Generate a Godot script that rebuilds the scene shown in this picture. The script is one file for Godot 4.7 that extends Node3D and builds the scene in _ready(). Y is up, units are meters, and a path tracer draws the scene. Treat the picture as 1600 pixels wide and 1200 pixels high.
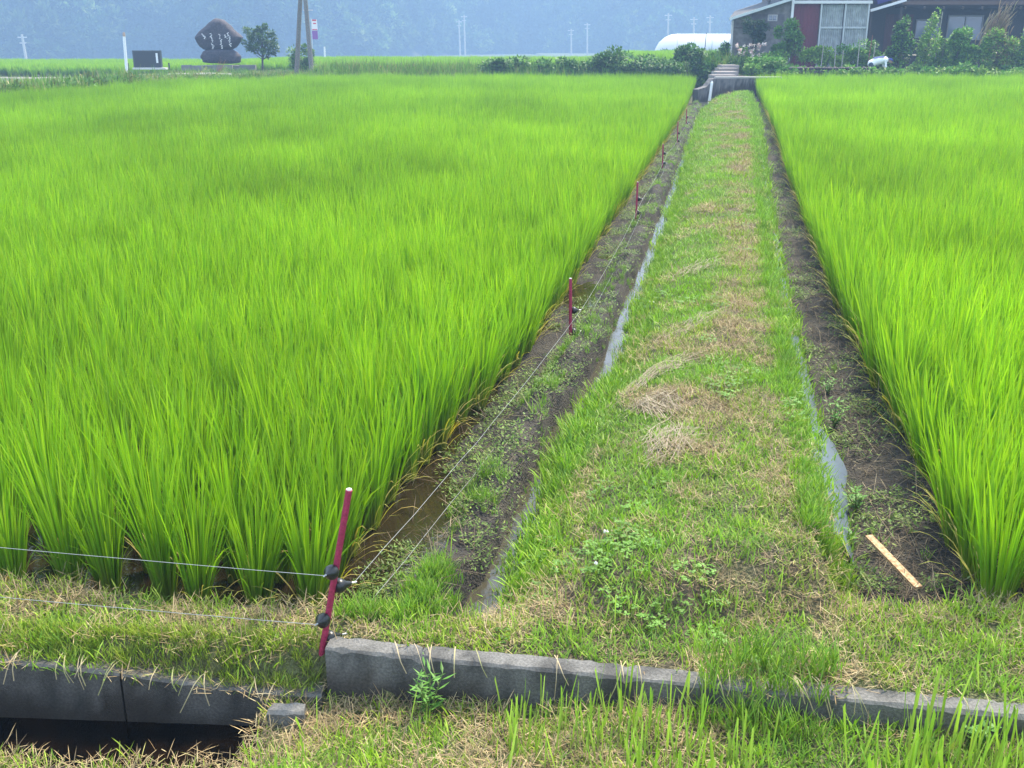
extends Node3D
# A levee between two rice paddies, an electric fence with red posts, a ditch with a concrete headwall in front, a farmyard and hazy wooded hills behind.
# World: x right, y up, "d" is the distance ahead of the camera (z = -d). The levee runs along u = x - 0.2 d.

const SHEAR := 0.2

class MB:
	var v := PackedVector3Array()
	var c := PackedColorArray()
	var ix := PackedInt32Array()
	func p(a: Vector3, col: Color) -> int:
		v.append(a)
		c.append(col)
		return v.size() - 1
	func t(a: int, b: int, d: int) -> void: # counter-clockwise seen from outside; stored clockwise
		ix.append(a)
		ix.append(d)
		ix.append(b)
	func q(a: int, b: int, d: int, e: int) -> void:
		t(a, b, d)
		t(a, d, e)
	func quad(a: Vector3, b: Vector3, d: Vector3, e: Vector3, col: Color) -> void:
		var i := p(a, col)
		p(b, col)
		p(d, col)
		p(e, col)
		q(i, i + 1, i + 2, i + 3)
	func box(at: Vector3, s: Vector3, col := Color.WHITE, b := Basis()) -> void:
		var h := s / 2.0
		var k: Array[Vector3] = []
		for z in [-1, 1]:
			for y in [-1, 1]:
				for x in [-1, 1]:
					k.append(at + b * Vector3(x * h.x, y * h.y, z * h.z))
		quad(k[4], k[5], k[7], k[6], col)
		quad(k[1], k[0], k[2], k[3], col)
		quad(k[5], k[1], k[3], k[7], col)
		quad(k[0], k[4], k[6], k[2], col)
		quad(k[6], k[7], k[3], k[2], col)
		quad(k[0], k[1], k[5], k[4], col)
	func tube(pts: Array, radii: Array, sides := 8, col := Color.WHITE, cap := true) -> void:
		var first := -1
		var prev := -1
		for i in pts.size():
			var dir: Vector3 = (pts[mini(i + 1, pts.size() - 1)] - pts[maxi(i - 1, 0)]).normalized()
			var ax := dir.cross(Vector3(0.31, 0.17, 0.93) if absf(dir.dot(Vector3(0.31, 0.17, 0.93))) < 0.9 else Vector3.RIGHT).normalized()
			var ay := dir.cross(ax)
			var s := v.size()
			for k in sides:
				var a := TAU * k / sides
				p(pts[i] + (ax * cos(a) + ay * sin(a)) * radii[i], col)
			if prev >= 0:
				for k in sides:
					var n := (k + 1) % sides
					q(prev + k, prev + n, s + n, s + k)
			else:
				first = s
			prev = s
		if cap:
			for e in 2:
				var s2 := v.size()
				var src := first if e == 0 else prev
				for k in sides:
					p(v[src + k], col)
				for k in range(1, sides - 1):
					if e == 0:
						t(s2, s2 + k + 1, s2 + k)
					else:
						t(s2, s2 + k, s2 + k + 1)
	# a blade: leans from the vertical by lean, bends by bend on its way
	func blade(base: Vector3, az: float, lean: float, bend: float, length: float, w: float, segs: int, c0: Color, c1: Color, c2: Color, twist := 0.0, wbase := 0.5) -> void:
		var out := Vector3(cos(az), 0, sin(az))
		var side := Vector3(-sin(az + twist), 0, cos(az + twist))
		var at := base
		var prev := -1
		for i in segs + 1:
			var f := float(i) / segs
			var col := c0.lerp(c1, minf(1.0, f * 2.2)) if f < 0.45 else c1.lerp(c2, (f - 0.45) / 0.55)
			var ww := w * 0.5 * lerpf(wbase, 1.0, minf(1.0, f * 2.5)) * (1.0 if f < 0.5 else sqrt(maxf(0.0, 1.0 - pow((f - 0.5) * 2.0, 2.0))))
			if i == segs:
				var tip := p(at, col)
				t(prev, prev + 1, tip)
			else:
				var a := p(at - side * ww, col)
				p(at + side * ww, col)
				if prev >= 0:
					q(prev, prev + 1, a + 1, a)
				prev = a
			var ang := lean + bend * f * f
			at += (out * sin(ang) + Vector3.UP * cos(ang)) * (length / segs)
	func leaf(at: Vector3, along: Vector3, side: Vector3, l: float, w: float, col: Color) -> void: # a pointed oval leaf folded along its rib
		var up := along.cross(side).normalized() * w * 0.18
		var a := p(at, col)
		p(at + along * l * 0.45 + side * w * 0.5 + up, col)
		p(at + along * l, col)
		p(at + along * l * 0.45 - side * w * 0.5 + up, col)
		t(a, a + 1, a + 2)
		t(a, a + 2, a + 3)
	func add(o: MB, x: Transform3D, tint := Color.WHITE) -> void:
		var s := v.size()
		for k in o.v.size():
			v.append(x * o.v[k])
			c.append(o.c[k] * tint)
		for k in o.ix:
			ix.append(s + k)
	func mesh() -> ArrayMesh:
		var n := PackedVector3Array()
		n.resize(v.size())
		for k in range(0, ix.size(), 3):
			var a := v[ix[k]]
			var f := (v[ix[k + 2]] - a).cross(v[ix[k + 1]] - a)
			n[ix[k]] += f
			n[ix[k + 1]] += f
			n[ix[k + 2]] += f
		for k in n.size():
			n[k] = n[k].normalized() if n[k].length_squared() > 1e-20 else Vector3.UP
		var arr := []
		arr.resize(Mesh.ARRAY_MAX)
		arr[Mesh.ARRAY_VERTEX] = v
		arr[Mesh.ARRAY_NORMAL] = n
		arr[Mesh.ARRAY_COLOR] = c
		arr[Mesh.ARRAY_INDEX] = ix
		var m := ArrayMesh.new()
		m.add_surface_from_arrays(Mesh.PRIMITIVE_TRIANGLES, arr)
		return m

var rng := RandomNumberGenerator.new()
var M := {}
var taken := {}
var na := FastNoiseLite.new()   # broad
var nb := FastNoiseLite.new()   # fine

func rf(a: float, b: float) -> float:
	return rng.randf_range(a, b)

func sm(a: float, b: float, x: float) -> float:
	return smoothstep(a, b, x)

func W(x: float, y: float, d: float) -> Vector3:
	return Vector3(x, y, -d)

func numbered(n: String) -> String:
	var k: int = taken.get(n, -1) + 1
	taken[n] = k
	return n if k == 0 else "%s_%03d" % [n, k]

func tag(o: Node, label: String, category: String, group := "", kind := "") -> void:
	o.set_meta("label", label)
	o.set_meta("category", category)
	if group:
		o.set_meta("group", group)
	if kind:
		o.set_meta("kind", kind)

func thing(n: String, label: String, category: String, at := Vector3.ZERO, turn := 0.0, group := "") -> Node3D:
	var o := Node3D.new()
	o.name = numbered(n)
	add_child(o)
	o.position = at
	o.rotation.y = turn
	tag(o, label, category, group)
	return o

func obj(n: String, mesh: Mesh, m: Material, parent: Node = self) -> MeshInstance3D:
	var o := MeshInstance3D.new()
	o.name = numbered(n) if parent == self else n
	o.mesh = mesh
	o.material_override = m
	parent.add_child(o, true)
	return o

func scatter(n: String, mesh: Mesh, m: Material, xf: Array, cols: Array, parent: Node = self) -> MultiMeshInstance3D:
	var mm := MultiMesh.new()
	mm.transform_format = MultiMesh.TRANSFORM_3D
	mm.use_colors = true
	mm.mesh = mesh
	mm.instance_count = xf.size()
	for k in xf.size():
		mm.set_instance_transform(k, xf[k])
		mm.set_instance_color(k, cols[k])
	var o := MultiMeshInstance3D.new()
	o.name = n
	o.multimesh = mm
	o.material_override = m
	parent.add_child(o, true)
	o.set_meta("kind", "stuff")
	return o

# several variants of one mass, each a MultiMesh under one stuff object
func mass(n: String, label: String, category: String, variants: Array, m: Material, per: Array, cols: Array) -> Node3D:
	var root := Node3D.new()
	root.name = numbered(n)
	add_child(root)
	tag(root, label, category, "", "stuff")
	for k in variants.size():
		if per[k].size():
			scatter("clumps", variants[k], m, per[k], cols[k], root)
	return root

func lin(r: float, g: float, b: float) -> Color:
	return Color(r, g, b).linear_to_srgb()

func noise_tex(freq: float, lo: Color, hi: Color, seed_: int, size := 512, oct := 5, bump := false) -> NoiseTexture2D:
	var t := NoiseTexture2D.new()
	var n := FastNoiseLite.new()
	n.noise_type = FastNoiseLite.TYPE_SIMPLEX_SMOOTH
	n.seed = seed_
	n.frequency = freq
	n.fractal_octaves = oct
	t.noise = n
	t.width = size
	t.height = size
	t.seamless = true
	if not bump:
		var g := Gradient.new()
		g.offsets = PackedFloat32Array([0.15, 0.85])
		g.colors = PackedColorArray([lo, hi])
		t.color_ramp = g
	return t

func flat_mat(n: String, col: Color, rough := 0.7, vc := false) -> StandardMaterial3D:
	var m := StandardMaterial3D.new()
	m.resource_name = n
	m.albedo_color = col
	m.roughness = rough
	m.vertex_color_use_as_albedo = vc
	M[n] = m
	return m

func rough_mat(n: String, lo: Color, hi: Color, scale: float, rough: float, bump: float, freq := 0.02, seed_ := 1, vc := true) -> StandardMaterial3D:
	var m := flat_mat(n, Color.WHITE, rough, vc)
	m.albedo_texture = noise_tex(freq, lo, hi, seed_)
	m.uv1_triplanar = true
	m.uv1_world_triplanar = true
	m.uv1_scale = Vector3.ONE * scale
	if bump > 0.0:
		m.heightmap_enabled = true
		m.heightmap_texture = noise_tex(freq * 2.0, Color.BLACK, Color.WHITE, seed_ + 7, 512, 5, true)
		m.heightmap_scale = bump
	return m

func leaf_mat(n: String, back: Color, rough := 0.5) -> StandardMaterial3D:
	var m := flat_mat(n, Color.WHITE, rough, true)
	m.cull_mode = BaseMaterial3D.CULL_DISABLED
	m.backlight_enabled = true
	m.backlight = back
	m.metallic_specular = 0.35
	return m

func materials() -> void:
	leaf_mat("rice", Color(0.95, 0.97, 0.45), 0.5)
	leaf_mat("grass", Color(0.7, 0.78, 0.4), 0.5)
	leaf_mat("foliage", Color(0.6, 0.7, 0.4), 0.5)
	leaf_mat("straw", Color(0.45, 0.42, 0.36), 0.75)
	rough_mat("earth", Color(0.62, 0.6, 0.58), Color(1, 1, 1), 1.7, 0.85, 3.0, 0.03, 3)
	rough_mat("concrete", Color(0.74, 0.73, 0.71), Color(1.0, 0.99, 0.96), 1.7, 0.95, 0.2, 0.09, 5)
	rough_mat("rock", Color(0.5, 0.48, 0.5), Color(0.95, 0.92, 0.95), 0.8, 0.8, 3.0, 0.02, 9)
	rough_mat("plaster", Color(0.72, 0.72, 0.72), Color(1, 1, 1), 0.35, 0.85, 0.5, 0.012, 13)
	rough_mat("wood", Color(0.7, 0.68, 0.66), Color(1, 1, 1), 1.0, 0.75, 1.0, 0.03, 15)
	rough_mat("post", Color(0.72, 0.68, 0.7), Color(1, 1, 1), 5.0, 0.5, 0.0, 0.03, 33)
	rough_mat("raw_wood", Color(0.6, 0.53, 0.45), Color(1, 1, 1), 3.0, 0.8, 0.3, 0.03, 35)
	flat_mat("paint", Color.WHITE, 0.45, true)
	flat_mat("plastic", Color.WHITE, 0.35, true)
	flat_mat("metal", Color.WHITE, 0.35, true).metallic = 0.6
	flat_mat("cloth", Color.WHITE, 0.85, true)
	var g := flat_mat("window_glass", lin(0.10, 0.13, 0.19), 0.08)
	g.metallic_specular = 0.7
	var w := flat_mat("water", lin(0.05, 0.045, 0.03), 0.04)
	w.normal_enabled = true
	w.normal_texture = noise_tex(0.02, Color.BLACK, Color.WHITE, 21, 512, 4, true)
	w.normal_texture.as_normal_map = true
	w.normal_texture.bump_strength = 1.2
	w.normal_scale = 0.5
	w.uv1_triplanar = true
	w.uv1_world_triplanar = true
	w.uv1_scale = Vector3.ONE * 1.6

# ---------------------------------------------------------------- ground heights
func ditch_d(x: float) -> float: # front face of the ditch wall
	return 3.10 - 0.055 * (x + 1.77)

func ditch_top(x: float) -> float:
	return -0.025 - 0.105 * sm(-1.95, -0.62, x)

func head_d(x: float) -> float: # front face of the headwall
	return 3.08 - (x + 0.64) * 0.15

func paddy_front(u: float) -> float:
	if u < 0.0:
		return 3.44 + (-1.6 - u) * 0.16
	return 3.41 + 0.10 * (u - 1.2)

func levee_left(d: float) -> float: # the water's edge under the grass
	var e := -0.78 + 0.14 * sm(4.9, 6.8, d) - 0.10 * sm(11.0, 30.0, d)
	return e - 0.10 * exp(-pow((d - 5.6) / 0.7, 2.0)) - 0.06 * exp(-pow((d - 8.5) / 0.4, 2.0)) - 0.05 * na.get_noise_2d(d * 6.0, 3.0)

func ridge_right(d: float) -> float:
	return -0.92 + 0.12 * sm(4.9, 7.2, d) - 0.10 * sm(11.0, 30.0, d)

func levee_end(u: float) -> float:
	return 36.8 + clampf(u + 0.7, 0.0, 2.0) * 4.2

func height(u: float, d: float) -> float:
	var x := u + SHEAR * d
	var n1 := na.get_noise_2d(x * 3.0, d * 3.0)
	var n2 := nb.get_noise_2d(x * 11.0, d * 11.0)
	var wob := na.get_noise_2d(d * 5.0, 40.0) * 0.07
	var wid := sm(8.0, 34.0, d) * 0.34
	# across the levee
	var y := -0.15 + n2 * 0.006
	var ed := u - wob * 0.6 - (ridge_right(d) + 0.92)
	if u < 0.9 + wid:
		y = lerpf(y, -0.128 - 0.03 * sm(-1.0, -1.15, u) * (1.0 - sm(4.4, 5.4, d)) + n1 * 0.035 + n2 * 0.016, sm(-1.42, -1.30, u) * (1.0 - sm(-0.99, -0.93, ed)))
		y += sm(-1.2, -1.02, ed) * (1.0 - sm(-0.93, -0.895, ed)) * (0.125 + n1 * 0.12 + n2 * 0.03)
		y -= sm(-0.92, -0.89, ed) * (1.0 - sm(-0.80, -0.70, ed)) * (0.045 + n1 * 0.05)
		var r := 0.61 + wid + wob * 0.4
		var top := sm(levee_left(d), -0.30, u) * (1.0 - sm(r - 0.16, r + 0.02, u))
		y = lerpf(y, 0.085 + n1 * 0.035 + n2 * 0.012 + sm(-0.45, 0.15, u) * 0.08, top)
	if u > 0.57 + wid:
		y = lerpf(y, -0.105 + n1 * 0.03 + n2 * 0.016, 1.0 - sm(1.2 + wid * 0.4, 1.32 + wid * 0.4, u)) if u > 0.67 + wid else y
	# the verge in front of the paddies
	var pf := paddy_front(u) + n1 * 0.06
	var levee := sm(-0.95, -0.7, u) * (1.0 - sm(0.6, 0.75, u))
	y = lerpf(y, -0.36, sm(0.0, 1.6, d - levee_end(u)))
	if d < pf + 0.3:
		var v := 0.0 + n1 * 0.025 + n2 * 0.012
		if x < -0.6:
			v -= (0.012 - ditch_top(x)) * (1.0 - sm(0.03, 0.13, d - ditch_d(x))) * sm(-0.62, -0.66, x)
		y = lerpf(v, y, sm(pf - 0.04, pf + (0.08 + 0.25 * levee), d))
	# what lies this side of the concrete
	var line := ditch_d(x) if x < -0.66 else head_d(x)
	if d < line + 0.025:
		var low := lerpf(lerpf(-0.17, -0.075, sm(-0.62, 0.5, x)), -0.07, sm(line - 0.1, line - 0.7, d)) + n1 * 0.03 + n2 * 0.012
		if x < -0.78:
			var dt := -0.36 + n2 * 0.02
			var near := sm(line - 0.28 - n1 * 0.05, line - 0.35 - n1 * 0.05, d)
			dt = lerpf(dt, -0.17 + n1 * 0.03, near)
			low = lerpf(low, dt, sm(-0.78, -0.95, x))
		y = low
	return y

func ground_y(x: float, d: float) -> float:
	return height(x - SHEAR * d, d)

func ground_color(u: float, d: float) -> Color:
	var x := u + SHEAR * d
	var n1 := na.get_noise_2d(x * 4.0 + 50.0, d * 4.0)
	var n2 := nb.get_noise_2d(x * 9.0, d * 9.0 + 30.0)
	var wid := sm(8.0, 34.0, d) * 0.34
	var mud := Color(0.024, 0.019, 0.013).lerp(Color(0.078, 0.064, 0.046), clampf(0.5 + n1 + n2 * 0.8, 0, 1))
	var dirt := Color(0.15, 0.115, 0.065).lerp(Color(0.15, 0.165, 0.055), clampf(0.5 + n1 * 1.6 + n2 * 0.5, 0, 1))
	var g := sm(levee_left(d) - 0.03, levee_left(d) + 0.05, u) * (1.0 - sm(0.55 + wid, 0.65 + wid, u))
	g = maxf(g, 1.0 - sm(paddy_front(u) - 0.1, paddy_front(u) + 0.05, d))
	var c := mud.lerp(dirt, g)
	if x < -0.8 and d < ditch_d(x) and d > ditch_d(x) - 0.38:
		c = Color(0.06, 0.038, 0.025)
	return c

func terrain() -> void:
	var us := PackedFloat32Array()
	var u := -7.0
	while u < 8.0:
		us.append(u)
		u += 0.032 if u > -1.7 and u < 1.7 else 0.09 if u > -3.6 and u < 3.0 else 0.3
	var ds := PackedFloat32Array()
	var d := 1.4
	while d < 47.0:
		ds.append(d)
		d += 0.03 if d > 2.2 and d < 5.5 else maxf(0.04, d * 0.0062)
	var b := MB.new()
	for j in ds.size():
		for i in us.size():
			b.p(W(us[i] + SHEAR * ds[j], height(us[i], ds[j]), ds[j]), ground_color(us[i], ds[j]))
	var w := us.size()
	for j in ds.size() - 1:
		for i in w - 1:
			var a := j * w + i
			b.q(a, a + 1, a + w + 1, a + w)
	var o := obj("levee_ground", b.mesh(), M.earth)
	tag(o, "earth of the grassy levee, its muddy edges and the front verge", "ground", "", "structure")

func bank_d(x: float) -> float: # where the left paddy ends
	if x > -9.0:
		return 49.5
	if x > -14.0:
		return lerpf(45.0, 49.5, (x + 14.0) / 5.0)
	return maxf(12.0, 45.0 + (x + 14.0) * 4.4)

func far_y(x: float, d: float) -> float:
	var y := -0.36
	var b := bank_d(x) + 0.6
	var left := sm(b, b + 2.5, d)
	var e := lerpf(0.55, 0.35, sm(-16.0, -24.0, x))
	var right := sm(10.6, 11.4, x) * sm(46.8, 47.4, d)
	var rise := left * e if x < 8.5 else 0.0
	if x >= 8.5:
		rise = lerpf(left * e, 0.95 * right, sm(8.5, 9.5, x))
	if x > 9.0:
		rise = maxf(rise, sm(49.6, 50.3, d) * 1.0)
	y += rise + 0.06 * na.get_noise_2d(x, d)
	y -= sm(92.0, 150.0, d) * 2.6
	return y

func far_ground() -> void:
	var xs := PackedFloat32Array()
	for k in 40:
		xs.append(-700.0 + k * 16.0)
	for k in 160:
		xs.append(-60.0 + k * 0.75)
	for k in 40:
		xs.append(60.0 + k * 16.0)
	var ds := PackedFloat32Array([-300, -200, -120, -60, -30, -15, -6, 0, 3, 6, 10])
	var d := 12.0
	while d < 60.0:
		ds.append(d)
		d += 1.0 if d < 43 else 0.4
	while d < 900.0:
		ds.append(d)
		d *= 1.05
	var b := MB.new()
	for dd in ds:
		for x in xs:
			var n := na.get_noise_2d(x * 0.6, dd * 0.6)
			b.p(W(x, far_y(x, dd), dd), Color(0.10, 0.17, 0.035).lerp(Color(0.15, 0.17, 0.06), clampf(0.5 + n * 1.5, 0, 1)))
	var w := xs.size()
	for j in ds.size() - 1:
		for i in w - 1:
			var a := j * w + i
			b.q(a, a + 1, a + w + 1, a + w)
	var o := obj("ground", b.mesh(), M.earth)
	tag(o, "low earth and grass land reaching back to the wooded hills", "ground", "", "structure")

# ---------------------------------------------------------------- rice
func rice_mesh(n: int, segs: int, wide: float, spread: float, dead: int) -> ArrayMesh:
	var b := MB.new()
	for k in n:
		var az := rf(0, TAU)
		var r := sqrt(rng.randf()) * 0.032
		var edge := r / 0.032
		var base := Vector3(cos(az) * r, 0, sin(az) * r)
		var l := rf(0.44, 0.72) if k % 3 else rf(0.3, 0.55)
		var tone := rf(0.82, 1.2)
		var yl := rf(0.0, 1.0)
		var c1 := Color(0.115, 0.275, 0.014).lerp(Color(0.155, 0.315, 0.016), yl) * tone
		var c2 := Color(0.225, 0.44, 0.022).lerp(Color(0.33, 0.49, 0.042), yl * yl) * tone
		var c0 := Color(0.30, 0.29, 0.08).lerp(Color(0.19, 0.27, 0.04), rng.randf())
		b.blade(base, az + rf(-0.5, 0.5), spread * (0.25 + 0.75 * edge) * rf(0.4, 1.2), rf(0.02, 0.4) if k % 9 else rf(0.6, 1.3), l, wide * rf(0.75, 1.2), segs, c0, c1, c2, rf(-1.2, 1.2), 0.45)
	for k in dead:
		var az2 := rf(0, TAU)
		var dc := Color(0.42, 0.33, 0.12).lerp(Color(0.34, 0.36, 0.08), rng.randf())
		b.blade(Vector3(cos(az2), 0, sin(az2)) * 0.03 + Vector3(0, rf(0.0, 0.08), 0), az2 + rf(-0.3, 0.3), rf(0.3, 0.7), rf(1.0, 2.0), rf(0.2, 0.36), wide * 0.8, segs, dc, dc * 1.1, dc * 1.2, rf(-0.5, 0.5))
	return b.mesh()

func in_left(x: float, d: float) -> bool:
	return d < bank_d(x)

func rice() -> void:
	var near := []
	for k in 8:
		near.append(rice_mesh(125, 6, 0.0074, 0.2, 6))
	var rim := []
	for k in 5:
		rim.append(rice_mesh(105, 5, 0.0085, 0.24, 14))
	var mid := []
	for k in 6:
		mid.append(rice_mesh(66, 4, 0.0092, 0.23, 0))
	var far := []
	for k in 4:
		far.append(rice_mesh(46, 3, 0.0125, 0.26, 0))
	var sets := [[], []]
	var colsets := [[], []]
	for s in 2:
		for k in 23:
			sets[s].append([])
			colsets[s].append([])
	var picks := [] # [side, order, x, d, transform, mesh, colour]
	for side in 2:
		var row := 0
		var d := 3.05
		while d < 61.0:
			var spot := 0
			var u := -60.0 if side == 0 else 1.28
			var start := 0
			if side == 0:
				u = -1.52 + 0.17 * sm(4.2, 7.5, d) + sm(30.0, 50.0, d) * -0.2
			else:
				u = 1.16 - 0.08 * sm(4.5, 7.0, d) + 0.22 * sm(9.0, 30.0, d)
			var go := true
			while go:
				var uu := u + rf(-0.03, 0.03)
				var dd := d + rf(-0.03, 0.03)
				if d < 6.0:
					dd += fposmod(paddy_front(uu) + 0.12 - 3.05, 0.27) * (1.0 - sm(4.5, 6.0, d))
				var x := uu + SHEAR * dd
				var ok := dd > paddy_front(uu) + 0.07
				if side == 0 and not in_left(x, dd):
					ok = false
				if side == 1 and dd > lerpf(46.6, 48.2, sm(10.0, 24.0, x)):
					ok = false
				if absf(x) > 0.62 * dd + 2.2:
					ok = ok and false
				if ok:
					var tone := 1.0 + 0.3 * na.get_noise_2d(x * 0.55, dd * 0.32) + 0.22 * nb.get_noise_2d(x * 0.8, dd * 0.8) + rf(-0.06, 0.06)
					var col := Color(tone * lerpf(1.0, 1.12, clampf(tone - 0.8, 0, 1)), tone, tone * 0.95)
					if side == 1:
						col = col * 1.06
					var sc := rf(0.9, 1.1) * (1.0 + 0.12 * na.get_noise_2d(x * 1.2 + 90.0, dd * 1.2)) * (0.92 if side == 0 else 1.02)
					var basis := Basis(Vector3.UP, rf(0, TAU)).scaled(Vector3(sc, sc * rf(0.93, 1.09) * (1.0 + 0.32 * sm(15.0, 48.0, dd)), sc))
					var lean := Basis(Vector3(0.0, 0.0, 1.0), rf(-0.05, 0.02) + na.get_noise_2d(x * 1.5, dd * 1.5 + 70.0) * 0.12)
					var y := -0.16
					var xf := Transform3D(lean * basis, W(x, y, dd))
					if spot == 0 and dd < 9.5 and absf(uu) < 1.9:
						picks.append([side, dd, x, xf, rim[rng.randi() % 5], col, false])
					elif dd < paddy_front(uu) + 0.30 and x > -2.6 and x < 2.7:
						picks.append([side, dd, x, xf, near[rng.randi() % 8], col, true])
					else:
						var k := rng.randi() % 8 if dd < 10.0 else 8 + rng.randi() % 6 if dd < 22.0 else 14 + rng.randi() % 4
						if spot == 0 and dd < 36.0:
							k = 18 + rng.randi() % 5
						sets[side][k].append(xf)
						colsets[side][k].append(col)
					spot += 1
				u += (-0.205 if side == 0 else 0.205) * (1.0 if d < 22.0 else 1.1)
				var xx := u + SHEAR * d
				go = xx > -0.62 * d - 2.2 if side == 0 else xx < 0.62 * d + 2.2
			row += 1
			d += 0.27 if d < 22.0 else 0.30
	var variants := near + mid + far + rim
	mass("rice_field", "left paddy of lush lime green rice between fence and far bank", "rice", variants, M.rice, sets[0], colsets[0])
	mass("rice_field", "right paddy of tall bright green rice beside the levee and farmyard", "rice", variants, M.rice, sets[1], colsets[1])
	picks.sort_custom(func(a, b): return a[1] < b[1])
	var ords := ["first", "second", "third", "fourth", "fifth", "sixth", "seventh", "eighth", "ninth", "tenth", "eleventh", "twelfth", "thirteenth", "fourteenth", "fifteenth", "sixteenth", "seventeenth", "eighteenth", "nineteenth", "twentieth"]
	var front := [picks.filter(func(a): return a[6] and a[0] == 0), picks.filter(func(a): return a[6] and a[0] == 1)]
	front[0].sort_custom(func(a, b): return a[2] > b[2])
	front[1].sort_custom(func(a, b): return a[2] < b[2])
	var tinted := {}
	var place := func(a, label: String, group: String):
		var o := obj("rice_plant", a[4], rice_tint(a[5]))
		o.transform = a[3]
		tag(o, label, "rice plant", group)
	for s in 2:
		var i := 0
		for a in front[s]:
			var o: String = ords[i] if i < 20 else "%dth" % (i + 1)
			place.call(a, ("%s rice clump leftward from the red corner post along front paddy edge" if s == 0 else "%s rice clump rightward along the front edge of the right paddy") % o, "rice clumps on the front edge of the %s paddy" % ["left", "right"][s])
			i += 1
		i = 0
		for a in picks:
			if a[0] == s and not a[6]:
				var o2: String = ords[i] if i < 20 else "%dth" % (i + 1)
				place.call(a, ("%s rice clump going away along the fence side of the left paddy" if s == 0 else "%s rice clump going away along the levee side of the right paddy") % o2, "rice clumps on the levee side of the %s paddy" % ["left", "right"][s])
				i += 1

var tints := {}
func rice_tint(c: Color) -> StandardMaterial3D: # plant to plant variation in five steps
	var k := clampi(roundi((c.g - 0.7) / 0.12), 0, 5)
	if not tints.has(k):
		var m: StandardMaterial3D = M.rice.duplicate()
		var f := 0.7 + 0.12 * k
		m.albedo_color = lin(minf(1.0, f), minf(1.0, f), minf(1.0, f) * 0.95)
		tints[k] = m
	return tints[k]

# ---------------------------------------------------------------- grass
func tuft(n: int, r: float, l0: float, l1: float, w: float, lean: float, bend: float, cols: Array, segs := 3, flat := false) -> ArrayMesh:
	var b := MB.new()
	for k in n:
		var az := rf(0, TAU)
		var rr := sqrt(rng.randf()) * r
		var a2 := rf(0, TAU)
		var col: Color = cols[rng.randi() % cols.size()]
		col = col * rf(0.75, 1.25)
		b.blade(Vector3(cos(a2) * rr, rf(0.0, 0.012) if flat else -0.01, sin(a2) * rr), az, rf(lean * 0.4, lean * 1.3), rf(0.1, bend), rf(l0, l1), w * rf(0.7, 1.3), segs, col * 0.9, col, col * 1.15, rf(-0.8, 0.8), 0.8)
	return b.mesh()

func clover_mesh() -> ArrayMesh:
	var b := MB.new()
	for k in 16:
		var at := Vector3(rf(-0.07, 0.07), rf(0.02, 0.05), rf(-0.07, 0.07))
		var az := rf(0, TAU)
		var col := Color(0.11, 0.22, 0.035) * rf(0.75, 1.35)
		for j in 3:
			var a := az + TAU * j / 3.0
			var al := Vector3(cos(a), rf(-0.25, 0.3), sin(a)).normalized()
			b.leaf(at, al, Vector3(-sin(a), 0, cos(a)), rf(0.014, 0.022), rf(0.012, 0.018), col)
	return b.mesh()

func flower_mesh() -> ArrayMesh:
	var b := MB.new()
	b.blade(Vector3.ZERO, 0, 0.1, 0.2, 0.07, 0.002, 2, Color(0.08, 0.2, 0.03), Color(0.08, 0.2, 0.03), Color(0.08, 0.2, 0.03))
	for k in 26:
		var dir := Vector3(rf(-1, 1), rf(-0.5, 1), rf(-1, 1)).normalized()
		b.leaf(Vector3(0.008, 0.068, 0), dir, dir.cross(Vector3(0.3, 0.5, 0.8)).normalized(), 0.011, 0.004, Color(0.72, 0.7, 0.66))
	return b.mesh()

func put(x: float, d: float, sc: float, dy := 0.0) -> Transform3D:
	var b := Basis(Vector3.UP, rf(0, TAU)).scaled(Vector3.ONE * sc)
	return Transform3D(Basis.from_euler(Vector3(rf(-0.12, 0.12), 0, rf(-0.12, 0.12))) * b, W(x, ground_y(x, d) + dy, d))

func dryness(u: float, d: float) -> float: # 0 green .. 1 straw
	var x := u + SHEAR * d
	var n := na.get_noise_2d(x * 4.2 + 11.0, d * 3.4 + 5.0) + 0.6 * nb.get_noise_2d(x * 4.0, d * 4.0)
	var path_u := lerpf(0.14, 0.46, sm(7.0, 24.0, d))
	var p := exp(-pow((u - path_u) / 0.15, 2.0)) * sm(4.6, 7.5, d) * (0.42 - 0.32 * sm(14.0, 26.0, d))
	var v := 0.29 - 0.12 * sm(3.4, 4.2, d) - 0.06 * sm(7.0, 14.0, d) + n * 0.8 + p
	if d < 3.0 and x > -0.7:
		v += 0.14
	if d < paddy_front(u) and u < -1.15 and d > 2.6:
		v += 0.36
	v -= 0.4 * sm(0.42, 0.6, u) * (1.0 - sm(0.75, 1.0, u)) * sm(3.6, 4.0, d)
	v -= 0.25 * sm(-0.45, -0.65, u) * sm(3.6, 4.0, d)
	return clampf(v, 0, 1)

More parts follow.
